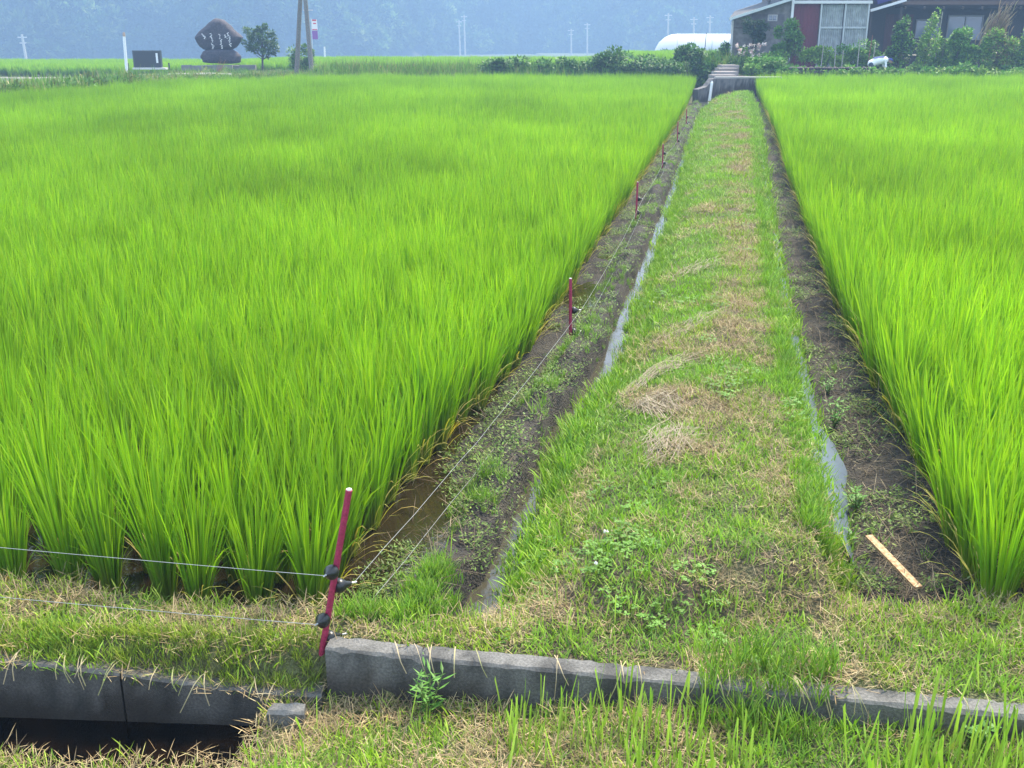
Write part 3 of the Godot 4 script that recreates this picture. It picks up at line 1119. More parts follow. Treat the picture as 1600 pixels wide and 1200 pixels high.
# ---------------------------------------------------------------- bushes, trees
func crown(r: Vector3, n: int, size: float, cols: Array, lumps: int, low := -0.6) -> MB:
	var b := MB.new()
	var cs := []
	for k in lumps:
		var dir := Vector3(rf(-1, 1), rf(low, 1), rf(-1, 1)).normalized()
		cs.append([dir * rf(0.35, 0.88), rf(0.16, 0.46)])
	for k in int(n * 1.8):
		var c: Array = cs[rng.randi() % lumps]
		var d := Vector3(rf(-1, 1), rf(-0.8, 1), rf(-1, 1)).normalized()
		var at: Vector3 = (c[0] + d * c[1] * pow(rng.randf(), 0.4)) * r
		var al := (d + Vector3(rf(-0.8, 0.8), rf(-0.9, 0.5), rf(-0.8, 0.8))).normalized()
		var sd := al.cross(Vector3(rf(-0.5, 0.5), 1, rf(-0.5, 0.5))).normalized()
		var col: Color = cols[rng.randi() % cols.size()]
		b.leaf(at, al, sd, size * rf(0.8, 1.6), size * rf(0.5, 0.95), col * rf(0.7, 1.35))
	return b

func shrub(n: String, label: String, category: String, at: Vector3, r: Vector3, count: int, size: float, cols: Array, group := "", lumps := 14) -> void:
	var t := thing(n, label, category, at, 0.0, group)
	var s := MB.new()
	for k in 5:
		var az := TAU * k / 5.0 + rf(-0.4, 0.4)
		var to := Vector3(cos(az) * r.x * 0.5, r.y * 1.1, sin(az) * r.z * 0.5)
		s.tube([Vector3(0, -0.1, 0), to * 0.5 + Vector3(0, 0.05, 0), to], [0.03 * r.y, 0.02 * r.y, 0.008 * r.y], 5, Color(0.12, 0.09, 0.06))
	obj("stem", s.mesh(), M.wood, t)
	var c := crown(r, count, size, cols, lumps)
	var o := obj("foliage", c.mesh(), M.foliage, t)
	o.position.y = r.y * 0.92
	o.set_meta("kind", "stuff")

func small_tree(at: Vector3) -> void:
	var t := thing("tree", "small lopsided green tree right of the stone monument", "tree", at)
	var s := MB.new()
	var l := MB.new()
	s.tube([Vector3(0, -0.2, 0), Vector3(0.03, 0.3, 0), Vector3(0.05, 0.7, 0.02), Vector3(0.12, 1.5, 0), Vector3(0.18, 2.2, 0)], [0.075, 0.06, 0.052, 0.03, 0.01], 8, Color(0.1, 0.08, 0.06))
	var cols := [Color(0.075, 0.135, 0.035), Color(0.10, 0.17, 0.045), Color(0.06, 0.11, 0.035)]
	var tips := [Vector3(-0.75, 1.35, 0.1), Vector3(-0.55, 1.75, -0.2), Vector3(-0.3, 1.3, 0.45), Vector3(0.6, 0.9, 0.1), Vector3(0.85, 1.15, 0.1), Vector3(0.5, 1.45, -0.3), Vector3(0.1, 1.8, 0.25), Vector3(-0.15, 2.1, 0), Vector3(0.25, 2.35, 0), Vector3(0.55, 1.9, 0.1), Vector3(-0.5, 1.0, -0.1), Vector3(0.15, 1.2, -0.45), Vector3(-0.65, 2.0, 0.1), Vector3(0.3, 1.0, 0.4), Vector3(0.0, 1.5, 0.0)]
	for p in tips:
		var root := Vector3(0.06, clampf(p.y * 0.5, 0.55, 1.6), 0)
		s.tube([root, root.lerp(p, 0.5) + Vector3(0, -0.05, 0), p], [0.025, 0.016, 0.006], 5, Color(0.1, 0.08, 0.06))
		l.add(crown(Vector3(0.42, 0.33, 0.42), 150, 0.11, cols, 5), Transform3D(Basis(), p))
	obj("trunk", s.mesh(), M.wood, t)
	obj("crown", l.mesh(), M.foliage, t).set_meta("kind", "stuff")

func weeds_far() -> void:
	var cols := [[Color(0.14, 0.25, 0.04), Color(0.19, 0.29, 0.05)], [Color(0.08, 0.17, 0.035), Color(0.12, 0.21, 0.04)], [Color(0.24, 0.33, 0.06), Color(0.18, 0.27, 0.05)], [Color(0.30, 0.26, 0.11), Color(0.2, 0.23, 0.07)]]
	var v := []
	for k in 8:
		var b := crown(Vector3(0.45, 0.4, 0.45), 110, 0.13, cols[k % 4], 7)
		for j in 14:
			var col: Color = cols[k % 4][j % 2]
			b.blade(Vector3(rf(-0.3, 0.3), -0.1, rf(-0.3, 0.3)), rf(0, TAU), rf(0.05, 0.4), rf(0.2, 1.0), rf(0.4, 0.85), 0.025, 3, col, col, col * 1.2, 0.0)
		v.append(b.mesh())
	var p := []
	var c := []
	for k in 8:
		p.append([])
		c.append([])
	for k in 13500:
		var x := rf(-38.0, 10.4) if k % 5 else rf(-9.5, 10.0)
		var fore := bank_d(x)
		var dd := fore + rf(0.5, 3.6)
		if x < -12.0 and rng.randf() < 0.6:
			dd = fore + rf(0.5, 1.0) * rf(1.0, 30.0)
			if dd > 63.0:
				dd = rf(56.0, 63.0)
		var hgt := rf(0.6, 1.1) * (1.0 + 0.25 * sm(-13.0, -16.0, x))
		if x > -9.0:
			hgt *= 1.3
		if x > -15.0 and x < -9.5:
			hgt *= 0.75
			if rng.randf() < 0.2:
				continue
		if dd > fore + 5.0:
			hgt *= 0.6
		var dark := sm(-2.0, 1.0, x)
		var kk := (rng.randi() % 8)
		if rng.randf() < dark * 0.55:
			kk = 1 if rng.randf() < 0.5 else 5
		p[kk].append(Transform3D(Basis(Vector3.UP, rf(0, TAU)).scaled(Vector3(1, rf(0.7, 1.2), 1) * hgt), W(x, far_y(x, dd) + 0.12, dd)))
		var tn := rf(0.75, 1.2)
		c[kk].append(Color(tn, tn, tn))
	mass("bank_weeds", "rank green weeds covering the bank behind the left paddy", "weeds", v, M.foliage, p, c)
	# light green rice on the terrace behind the bank
	var rv := [rice_mesh(40, 3, 0.03, 0.35, 0), rice_mesh(40, 3, 0.03, 0.35, 0), rice_mesh(40, 3, 0.03, 0.35, 0)]
	var rp := [[], [], []]
	var rc := [[], [], []]
	for k in 24000:
		var x2 := rf(-60.0, 65.0)
		var d2 := rf(54.5, 92.0)
		if x2 < -8.0 and d2 < 66.0:
			continue
		if x2 > 9.0 and d2 < 62.0:
			continue
		var q := rng.randi() % 3
		rp[q].append(Transform3D(Basis(Vector3.UP, rf(0, TAU)).scaled(Vector3(1.5, 1.15, 1.5)), W(x2, far_y(x2, d2), d2)))
		rc[q].append(Color.WHITE * rf(0.85, 1.15))
	mass("far_rice", "pale green rice on the terrace behind the dark shrubs", "rice", rv, M.rice, rp, rc)

# ---------------------------------------------------------------- far left things
func boulder(outline: Array, depth: float, seed_: int, col := Color(0.085, 0.07, 0.085)) -> ArrayMesh: # outline in the x-y plane, swelling to its full size in the middle of its depth
	var b := MB.new()
	var n := FastNoiseLite.new()
	n.seed = seed_
	n.frequency = 1.3
	var c := Vector2.ZERO
	for p in outline:
		c += p / outline.size()
	var fine := []
	for i in outline.size():
		for k in 4:
			var p0: Vector2 = outline[(i - 1 + outline.size()) % outline.size()]
			var p1: Vector2 = outline[i]
			var p2: Vector2 = outline[(i + 1) % outline.size()]
			var p3: Vector2 = outline[(i + 2) % outline.size()]
			fine.append(p1.cubic_interpolate(p2, p0, p3, k / 4.0))
	var w := fine.size()
	var layers := 13
	var prev := -1
	for j in layers:
		var a := PI * j / (layers - 1)
		var z := cos(a) * depth
		var s := pow(maxf(sin(a), 0.0), 0.42)
		var st := b.v.size()
		for i in w:
			var q: Vector2 = c + (fine[i] - c) * s
			var at := Vector3(q.x, q.y, z)
			at += Vector3(n.get_noise_3dv(at * 2.0), n.get_noise_3dv(at * 2.0 + Vector3(9, 0, 0)), n.get_noise_3dv(at * 2.0 + Vector3(0, 9, 0))) * 0.06
			var tone := 0.9 + 0.5 * n.get_noise_3dv(at * 3.0)
			b.p(at, col * tone)
		if prev >= 0:
			for i in w:
				var m := (i + 1) % w
				b.q(prev + i, st + i, st + m, prev + m)
		prev = st
	return b.mesh()

func monument() -> void:
	var k := 0.00566
	var t := thing("stone_monument", "dark mushroom shaped inscribed stone monument on a rounded base stone", "monument", W(-17.15, 0.62, 64.0), 0.05)
	var up := []
	for q in [[175, 275], [180, 305], [212, 370], [270, 404], [400, 412], [545, 402], [622, 342], [662, 296], [655, 270], [600, 225], [545, 165], [490, 118], [430, 98], [370, 108], [300, 160], [235, 215]]:
		up.append(Vector2((q[0] - 420.0) * k, (590.0 - q[1]) * k - 0.1))
	up.reverse()
	up.reverse()
	var st := obj("upper_stone", boulder(up, 0.55, 5), M.rock, t)
	var lo := []
	for q in [[212, 470], [225, 500], [252, 530], [420, 540], [600, 532], [622, 500], [626, 465], [590, 425], [540, 400], [400, 392], [280, 400], [235, 435]]:
		lo.append(Vector2((q[0] - 420.0) * k, (590.0 - q[1]) * k - 0.1))
	obj("base_stone", boulder(lo, 0.62, 6), M.rock, t)
	# white columns of brush writing
	var b := MB.new()
	var r := RandomNumberGenerator.new()
	r.seed = 77
	for col in [[275, 250, 292, 5], [355, 245, 392, 12], [445, 252, 388, 11], [503, 258, 290, 4], [537, 240, 368, 11]]:
		for i in int(col[3]):
			var f: float = i / float(col[3] - 1)
			var at := Vector3((col[0] + f * 16.0 + r.randf_range(-9, 9) - 420.0) * k, (590.0 - lerpf(col[1], col[2], f)) * k - 0.1, 0.575)
			b.box(at, Vector3(r.randf_range(0.05, 0.12), r.randf_range(0.03, 0.05), 0.012), Color(0.62, 0.62, 0.64), Basis(Vector3(0, 0, 1), r.randf_range(-0.9, 0.9)))
	var ins := obj("inscription", b.mesh(), M.paint, t)
	ins.set_meta("kind", "stuff")
	var pl := MB.new()
	pl.box(Vector3(0, -0.1, 0), Vector3(2.5, 0.36, 1.9), Color(0.22, 0.21, 0.22))
	obj("plinth", pl.mesh(), M.concrete, t)
	for q in [[-1.75, 0.9, 0.5, 0.3], [-1.15, 0.8, 0.85, 0.24], [0.3, 0.7, 1.1, 0.3], [1.75, 0.8, 0.9, 0.3]]:
		var s := MB.new()
		s.box(Vector3(q[0], -0.02, q[1] + 0.35), Vector3(q[2], q[3], 0.4), Color(0.24, 0.23, 0.25))
		obj("kerb_stone", s.mesh(), M.concrete, t)
	# black tablet
	var tb := thing("stone_tablet", "low black stone tablet with a white strip, left of the monument", "tablet", W(-20.15, 0.60, 60.0))
	var a := MB.new()
	a.box(Vector3(0, 0.50, 0), Vector3(1.48, 0.86, 0.14), Color(0.016, 0.018, 0.022))
	obj("panel", a.mesh(), M.plastic, tb)
	var fr := MB.new()
	for s2 in [[0, 0.945, 1.56, 0.05], [-0.755, 0.5, 0.05, 0.86], [0.755, 0.5, 0.05, 0.86]]:
		fr.box(Vector3(s2[0], s2[1], 0.0), Vector3(s2[2], s2[3], 0.17), Color(0.05, 0.055, 0.06))
	obj("frame", fr.mesh(), M.plastic, tb)
	var ws := MB.new()
	ws.box(Vector3(0.55, 0.57, 0.076), Vector3(0.11, 0.52, 0.01), Color(0.7, 0.72, 0.75))
	obj("white_strip", ws.mesh(), M.paint, tb)
	var bs := MB.new()
	bs.box(Vector3(0.1, 0.02, 0), Vector3(1.8, 0.1, 0.5), Color(0.75, 0.75, 0.78))
	obj("plinth", bs.mesh(), M.concrete, tb)
	for e in [-1.05, 1.22]:
		var st2 := MB.new()
		st2.box(Vector3(e, 0.12, 0.2), Vector3(0.07, 0.4, 0.07), Color(0.03, 0.03, 0.03))
		obj("stub_post", st2.mesh(), M.paint, tb)

func round_pole(n: String, label: String, cat: String, a: Vector3, e: Vector3, r0: float, r1: float, col: Color, m: Material, group := "") -> Node3D:
	var t := thing(n, label, cat, a, 0.0, group)
	var b := MB.new()
	b.tube([Vector3.ZERO, (e - a) * 0.5, e - a], [r0, (r0 + r1) / 2, r1], 10, col)
	obj("shaft", b.mesh(), m, t)
	return t

func left_things() -> void:
	monument()
	small_tree(W(-14.3, 0.5, 62.0))
	shrub("bush", "round light green bush behind the two leaning poles", "bush", W(-11.3, 0.2, 58.5), Vector3(0.85, 0.95, 0.7), 1500, 0.11, [Color(0.11, 0.2, 0.05), Color(0.15, 0.25, 0.06), Color(0.08, 0.15, 0.04)])
	var wp := round_pole("marker_post", "slim white marker post with brownish tip on the left bank", "post", W(-17.84, -0.1, 50.0), W(-17.76, 2.25, 50.0), 0.07, 0.06, Color(0.72, 0.73, 0.76), M.paint)
	var tip := MB.new()
	tip.tube([Vector3(0.085, 2.35, 0), Vector3(0.085, 2.48, 0), Vector3(0.085, 2.54, 0)], [0.06, 0.06, 0.03], 10, Color(0.35, 0.26, 0.2))
	obj("tip", tip.mesh(), M.paint, wp)
	var p1 := round_pole("wooden_pole", "grey wooden pole leaning right, the left of a crossing pair", "pole", W(-10.43, 0.0, 52.0), W(-9.45, 8.4, 52.0), 0.115, 0.085, Color(0.21, 0.19, 0.18), M.wood, "pair of wooden poles")
	var p2 := round_pole("wooden_pole", "grey wooden pole leaning left with a small bracket, right of the pair", "pole", W(-10.36, 0.0, 56.0), W(-10.62, 8.6, 56.0), 0.125, 0.09, Color(0.24, 0.23, 0.22), M.wood, "pair of wooden poles")
	var br := MB.new()
	br.box(Vector3(-0.02, 3.55, 0.0), Vector3(0.5, 0.05, 0.05), Color(0.5, 0.5, 0.52))
	obj("bracket", br.mesh(), M.metal, p2)
	for k in 5:
		var sb := MB.new()
		sb.box(Vector3(-0.08 + (0.13 if k % 2 else -0.13), 2.2 + k * 0.45, 0), Vector3(0.14, 0.025, 0.025), Color(0.4, 0.4, 0.42))
		obj("step_bolt", sb.mesh(), M.metal, p2)
	# roadside banner
	var bn := thing("banner_sign", "narrow upright sign, white and red above, purple below, beyond the poles", "sign", W(-14.45, 0.0, 80.0))
	var pole := MB.new()
	pole.tube([Vector3(-0.2, -0.3, 0), Vector3(-0.2, 3.7, 0)], [0.02, 0.02], 8, Color(0.6, 0.6, 0.62))
	obj("pole", pole.mesh(), M.metal, bn)
	for q in [["white_panel", 3.2, 0.75, Color(0.8, 0.74, 0.76)], ["purple_panel", 2.5, 0.6, Color(0.22, 0.06, 0.3)]]:
		var s := MB.new()
		s.box(Vector3(0.03, q[1], 0), Vector3(0.4, q[2], 0.03), q[3])
		obj(q[0], s.mesh(), M.paint, bn)
	var red := MB.new()
	red.box(Vector3(0.03, 3.52, 0.02), Vector3(0.3, 0.1, 0.02), Color(0.6, 0.03, 0.05))
	red.box(Vector3(0.05, 3.3, 0.02), Vector3(0.22, 0.08, 0.02), Color(0.6, 0.05, 0.1))
	red.box(Vector3(0.03, 2.88, 0.02), Vector3(0.36, 0.07, 0.02), Color(0.6, 0.03, 0.1))
	obj("red_mark", red.mesh(), M.paint, bn).set_meta("kind", "stuff")
	round_pole("marker_post", "short white marker stake in the fields right of the banner sign", "post", W(-15.52, 0.0, 90.0), W(-15.50, 1.65, 90.0), 0.08, 0.07, Color(0.7, 0.7, 0.72), M.paint)
	# orange withered plant
	var ow := MB.new()
	for k in 40:
		ow.blade(Vector3(rf(-0.1, 0.1), -0.1, rf(-0.1, 0.1)), rf(-0.5, 0.5), rf(0.2, 0.9), rf(-0.4, 0.6), rf(0.5, 1.35), 0.03, 3, Color(0.3, 0.26, 0.13), Color(0.36, 0.2, 0.07), Color(0.42, 0.19, 0.06))
	var oo := obj("withered_weed", ow.mesh(), M.straw)
	oo.position = W(-15.6, 0.3, 57.0)
	tag(oo, "orange withered weed leaning before the monument", "weed")
	# road strip
	var rd := MB.new()
	for k in 40:
		var x := -34.0 + k * 0.65
		var d0 := 51.6 - sm(-15.0, -12.0, x) * 0.8
		rd.quad(W(x, 0.36 + far_y(x, d0), d0), W(x + 0.65, 0.36 + far_y(x + 0.65, d0), d0), W(x + 0.65, 0.36 + far_y(x + 0.65, d0 + 2.2), d0 + 2.2), W(x, 0.36 + far_y(x, d0 + 2.2), d0 + 2.2), Color(0.5, 0.47, 0.43))
	tag(obj("farm_road", rd.mesh(), M.earth), "pale farm road running along the far bank before the monument", "road", "", "structure")
	# distant power poles
	var spots := [[-89.5, 200.0, 6.0, "thin pale power pole far left before the hills"], [-14.3, 300.0, 10.2, "left of two close power poles far off at mid picture"], [-12.9, 300.0, 11.5, "taller right one of two close power poles far off at mid picture"], [16.4, 300.0, 7.5, "shorter far power pole well left of the white greenhouse"], [20.8, 300.0, 9.0, "taller far power pole well left of the white greenhouse"], [37.2, 260.0, 10.5, "far power pole rising behind the left part of the greenhouse"], [43.3, 260.0, 9.6, "far power pole rising behind the middle of the greenhouse"], [47.1, 260.0, 10.0, "far power pole rising behind the right part of the greenhouse"]]
	for s in spots:
		var y := far_y(s[0], s[1])
		var t := round_pole("power_pole", s[3], "power pole", W(s[0], y, s[1]), W(s[0] - 0.2, y + s[2], s[1]), 0.26, 0.2, Color(0.62, 0.62, 0.62), M.concrete, "far power poles before the hills")
		var ca := MB.new()
		ca.box(Vector3(-0.2, s[2] - 0.5, 0), Vector3(1.7, 0.2, 0.14), Color(0.55, 0.55, 0.55))
		ca.box(Vector3(-0.2, s[2] - 1.5, 0), Vector3(1.2, 0.2, 0.14), Color(0.55, 0.55, 0.55))
		obj("crossarm", ca.mesh(), M.metal, t)
	# greenhouse tunnel
	var gh := thing("greenhouse", "long white plastic tunnel greenhouse beyond the fields", "greenhouse", W(14.2, -0.35, 110.0), -0.10)
	var g := MB.new()
	var seg := 22
	var prevg := -1
	for i in 26:
		var x3 := i * 0.6
		var endr := sqrt(clampf(1.0 - pow(1.0 - minf(1.0, (i + 0.15) / 4.0), 2.0), 0.02, 1.0))
		var stg := g.v.size()
		for k in seg + 1:
			var aa := PI * k / seg
			g.p(Vector3(x3, 0.4 + 2.75 * sin(aa) * endr - 0.4 * (1.0 - sin(aa)), 2.6 * cos(aa) * (0.6 + 0.4 * endr)), Color(0.5, 0.51, 0.56))
		if prevg >= 0:
			for k in seg:
				g.q(prevg + k, stg + k, stg + k + 1, prevg + k + 1)
		prevg = stg
	obj("cover", g.mesh(), M.cloth, gh)
	for i in 8:
		var hoop := []
		var hr := []
		for k in 13:
			var a3 := PI * k / 12.0
			hoop.append(Vector3(2.4 + i * 1.7, 0.4 + 2.79 * sin(a3) - 0.4 * (1.0 - sin(a3)), 2.64 * cos(a3)))
			hr.append(0.025)
		var hb := MB.new()
		hb.tube(hoop, hr, 5, Color(0.5, 0.5, 0.55))
		obj("hoop", hb.mesh(), M.metal, gh)
	var sp := round_pole("guide_stake", "thin dark stake with a yellow foot before the greenhouse", "stake", W(15.9, 0.2, 90.0), W(16.0, 2.75, 90.0), 0.04, 0.03, Color(0.08, 0.07, 0.07), M.paint)
	var yf := MB.new()
	yf.box(Vector3(0.02, 0.95, 0.03), Vector3(0.2, 0.5, 0.12), Color(0.6, 0.36, 0.04))
	obj("yellow_foot", yf.mesh(), M.paint, sp)
	# dark shrubs on the bank
	var dk := [Color(0.075, 0.16, 0.035), Color(0.10, 0.20, 0.045), Color(0.06, 0.12, 0.03)]
	var sh := [[-0.2, 51.6, 1.7, 0.68, "broad dark shrub at the left end of the dark row on the far bank"], [2.2, 51.8, 1.2, 0.52, "low dark shrub between the two broad ones on the far bank"], [4.6, 51.5, 1.5, 0.76, "broad dark shrub in the middle of the row on the far bank"], [6.7, 51.2, 1.4, 0.6, "low dark shrub in the row before the greenhouse"], [8.3, 50.4, 1.2, 0.9, "dark shrub at the right end of the row by the concrete steps"]]
	for q in sh:
		shrub("shrub", q[4], "shrub", W(q[0], 0.25, q[1]), Vector3(q[2], q[3], 0.9), 1500, 0.13, dk, "dark shrubs on the far bank", 18)
	shrub("shrub", "distant pale green bush left of the greenhouse", "shrub", W(14.5, 0.2, 95.0), Vector3(1.6, 0.75, 1.0), 500, 0.2, [Color(0.1, 0.18, 0.06)])

# ---------------------------------------------------------------- the farmyard
func card(b: MB, x0: float, x1: float, y0: float, y1: float, d: float, th: float, col: Color) -> void:
	b.box(W((x0 + x1) / 2, (y0 + y1) / 2, d - th / 2), Vector3(x1 - x0, y1 - y0, th), col)

func piece(n: String, x0: float, x1: float, y0: float, y1: float, d: float, th: float, col: Color, m: Material, parent: Node) -> MeshInstance3D:
	var b := MB.new()
	card(b, x0, x1, y0, y1, d, th, col)
	return obj(n, b.mesh(), m, parent)

func buildings() -> void:
	var t := thing("shed", "grey brown plastered shed with a sloping roof behind the garden", "shed")
	# front wall with a sloping top
	var b := MB.new()
	var gry := Color(0.24, 0.22, 0.21)
	var x0 := 10.45
	var x1 := 13.15
	var yl := 3.02
	var yr := 3.86
	b.quad(W(x0, 0.4, 52), W(x1, 0.4, 52), W(x1, yr, 52), W(x0, yl, 52), gry)
	b.quad(W(x0 + 1.5, 0.4, 58), W(x0, 0.4, 52), W(x0, yl, 52), W(x0 + 1.5, yl + 0.4, 58), gry)
	b.quad(W(x1, 0.4, 58), W(x0 + 1.5, 0.4, 58), W(x0 + 1.5, yl + 0.4, 58), W(x1, yr, 58), gry)
	b.quad(W(x1, 0.4, 52), W(x1, 0.4, 58), W(x1, yr, 58), W(x1, yr, 52), gry)
	obj("wall", b.mesh(), M.plaster, t)
	piece("corner_trim", 10.40, 10.50, 0.4, 2.98, 51.98, 0.06, Color(0.62, 0.6, 0.6), M.paint, t)
	piece("wainscot", 10.52, 13.14, 2.62, 2.68, 51.99, 0.03, Color(0.16, 0.14, 0.14), M.wood, t)
	var band := piece("dark_upper_area", 11.35, 12.9, 2.7, 3.26, 51.992, 0.03, Color(0.15, 0.135, 0.14), M.plaster, t)  # upper part of the front wall, drawn darker than the plaster around
	var win := piece("window", 12.1, 12.55, 2.95, 3.24, 51.98, 0.05, Color(0.5, 0.48, 0.46), M.paint, t)
	piece("pane", 12.15, 12.31, 2.99, 3.2, 51.925, 0.012, Color(0.5, 0.5, 0.5), M.window_glass, win)
	piece("pane", 12.34, 12.50, 2.99, 3.2, 51.925, 0.012, Color(0.5, 0.5, 0.5), M.window_glass, win)
	var rb := MB.new()
	var ang := atan2(yr - yl, x1 - x0)
	var rise := (yr - yl) / (x1 - x0)
	var cor := [Vector2(x0 - 0.28, 51.4), Vector2(x1 + 0.02, 51.4), Vector2(x1 + 0.02, 58.3), Vector2(x0 + 1.35, 58.3)]
	var lowp := []
	var upp := []
	for q in cor:
		var ry: float = yl + 0.03 + (q.x - x0) * rise
		lowp.append(W(q.x, ry, q.y))
		upp.append(W(q.x, ry + 0.1, q.y))
	var grey := Color(0.10, 0.10, 0.11)
	rb.quad(upp[0], upp[1], upp[2], upp[3], grey)
	rb.quad(lowp[3], lowp[2], lowp[1], lowp[0], grey)
	for k in 4:
		rb.quad(lowp[k], lowp[(k + 1) % 4], upp[(k + 1) % 4], upp[k], grey)
	obj("roof", rb.mesh(), M.plaster, t)
	var fb := MB.new()
	fb.box(W((x0 + x1) / 2 - 0.13, (yl + yr) / 2 + 0.05, 51.37), Vector3(3.13, 0.12, 0.03), Color(0.45, 0.5, 0.5), Basis(Vector3(0, 0, 1), ang))
	obj("fascia", fb.mesh(), M.paint, t)
	var vb := MB.new()
	vb.tube([W(12.35, 3.7, 53), W(12.35, 4.3, 53)], [0.07, 0.07], 8, Color(0.08, 0.08, 0.09))
	obj("vent_pipe", vb.mesh(), M.metal, t)

	var w := thing("barn", "barn with a maroon panel and pale corrugated doors under white trim", "barn")
	piece("wall", 13.2, 17.0, 0.4, 6.2, 52.3, 6.0, Color(0.2, 0.18, 0.18), M.plaster, w).position.z = -5.98
	piece("corner_post", 13.18, 13.3, 0.4, 6.0, 52.02, 0.1, Color(0.72, 0.72, 0.74), M.paint, w)
	# the wall is 6 m deep behind its front; maroon boards in front of it
	for k in 7:
		var xa := 13.31 + k * 0.182
		piece("board", xa, xa + 0.176, 0.5, 3.72, 52.2 + 0.006 * (k % 2), 0.05, Color(0.17, 0.018, 0.04) * rf(0.85, 1.15), M.wood, w)
	piece("lintel", 13.3, 17.0, 3.73, 3.85, 52.08, 0.12, Color(0.6, 0.6, 0.6), M.paint, w)
	piece("upper_wall", 13.3, 17.0, 3.86, 6.0, 52.14, 0.08, Color(0.32, 0.33, 0.34), M.plaster, w)
	for e in [14.6, 15.74, 16.84]:
		piece("door_frame", e, e + 0.07, 0.4, 3.72, 52.10, 0.08, Color(0.42, 0.45, 0.46), M.paint, w)
	for k in 2:
		var xs: float = [14.68, 15.82][k]
		var cb := MB.new()
		var prev := -1
		for i in 61:
			var xx := xs + i * 0.0173
			var z := 0.022 * (1.0 if i % 6 < 3 else -1.0)
			var grime := 0.85 + 0.2 * nb.get_noise_2d(i * 9.0, k * 50.0)
			var s := cb.p(W(xx, 0.5, 52.16 + z), Color(0.52, 0.56, 0.57) * grime)
			cb.p(W(xx, 3.7, 52.16 + z), Color(0.52, 0.56, 0.57) * grime)
			if prev >= 0:
				cb.q(prev, s, s + 1, prev + 1)
			prev = s
		var dr := obj("corrugated_door", cb.mesh(), M.plaster, w)
		piece("rail", xs, xs + 1.04, 2.62, 2.70, 52.11, 0.03, Color(0.42, 0.45, 0.46), M.paint, dr)
	var bf := MB.new()
	bf.box(W(15.1, 6.3, 55.2), Vector3(4.6, 0.16, 7.4), Color(0.1, 0.1, 0.11))
	obj("roof", bf.mesh(), M.plaster, w)

	var h := thing("farmhouse", "dark brown farmhouse with maroon boards and blue grey windows", "house")
	piece("wall", 17.05, 30.0, 0.4, 5.2, 56.0, 0.3, Color(0.035, 0.028, 0.03), M.wood, h)
	piece("side_wall", 17.05, 17.35, 0.4, 5.0, 62.0, 5.9, Color(0.04, 0.03, 0.03), M.wood, h)
	for q in [[18.95, 20.35], [24.2, 25.4]]:
		var n := int((q[1] - q[0]) / 0.2)
		for k in n:
			var xb: float = q[0] + k * 0.2
			piece("board", xb, xb + 0.193, 0.6, 3.35, 55.69, 0.04, Color(0.075, 0.018, 0.022) * rf(0.8, 1.2), M.wood, h)
	for q in [[20.5, 21.7, 2.2, 3.1], [22.1, 23.9, 2.1, 3.3], [26.0, 27.6, 2.1, 3.3]]:
		var f := MB.new()
		card(f, q[0], q[1], q[3] - 0.07, q[3], 55.69, 0.08, Color(0.16, 0.16, 0.17))
		card(f, q[0], q[1], q[2], q[2] + 0.07, 55.69, 0.08, Color(0.16, 0.16, 0.17))
		for e in [q[0], (q[0] + q[1]) / 2 - 0.03, q[1] - 0.06]:
			card(f, e, e + 0.06, q[2] + 0.071, q[3] - 0.071, 55.69, 0.08, Color(0.16, 0.16, 0.17))
		var fr := obj("window", f.mesh(), M.paint, h)
		var mid: float = (q[0] + q[1]) / 2
		piece("pane", q[0] + 0.061, mid - 0.031, q[2] + 0.072, q[3] - 0.072, 55.66, 0.015, Color.WHITE, M.window_glass, fr)
		piece("pane", mid + 0.031, q[1] - 0.061, q[2] + 0.072, q[3] - 0.072, 55.66, 0.015, Color.WHITE, M.window_glass, fr)
	var ev := MB.new()
	ev.box(W(24.6, 4.05, 55.6), Vector3(11.4, 0.14, 2.6), Color(0.025, 0.022, 0.02), Basis(Vector3(1, 0, 0), 0.28))
	var slate := flat_mat("slate", Color.WHITE, 1.0, true)
	slate.metallic_specular = 0.1
	obj("eaves", ev.mesh(), slate, h)
	for k in 12:
		var rfb := MB.new()
		rfb.box(W(19.4 + k * 0.95, 3.86, 55.2), Vector3(0.09, 0.12, 1.9), Color(0.10, 0.075, 0.055), Basis(Vector3(1, 0, 0), 0.28))
		obj("rafter", rfb.mesh(), M.wood, h)
	var rf2 := MB.new()
	rf2.box(W(23.6, 5.9, 58.5), Vector3(13.6, 0.2, 6.2), Color(0.06, 0.06, 0.07), Basis(Vector3(1, 0, 0), 0.45))
	obj("roof", rf2.mesh(), slate, h)
	# lean-to with a white edged roof
	var l := thing("lean_to", "dark open lean-to with a white edged sloping roof beside the barn", "lean-to")
	var lr := MB.new()
	var la := atan2(0.42, 1.45)
	lr.box(W(18.45, 3.66, 55.0), Vector3(1.75, 0.06, 1.9), Color(0.09, 0.09, 0.1), Basis(Vector3(0, 0, 1), la))
	obj("roof", lr.mesh(), M.plaster, l)
	var le := MB.new()
	le.box(W(18.45, 3.72, 54.02), Vector3(1.77, 0.12, 0.04), Color(0.7, 0.72, 0.76), Basis(Vector3(0, 0, 1), la))
	obj("fascia", le.mesh(), M.paint, l)
	for e in [17.75, 19.2]:
		var pb := MB.new()
		pb.box(W(e, 1.95, 54.3), Vector3(0.1, 3.1 if e < 18 else 3.4, 0.1), Color(0.06, 0.045, 0.04))
		obj("post", pb.mesh(), M.wood, l)
	var tp := MB.new()
	tp.box(W(18.6, 4.15, 54.6), Vector3(1.3, 0.4, 0.5), Color(0.04, 0.035, 0.19), Basis(Vector3(0, 0, 1), la))
	tag(obj("tarpaulin", tp.mesh(), M.cloth), "folded blue tarpaulin on the lean-to roof", "tarpaulin")

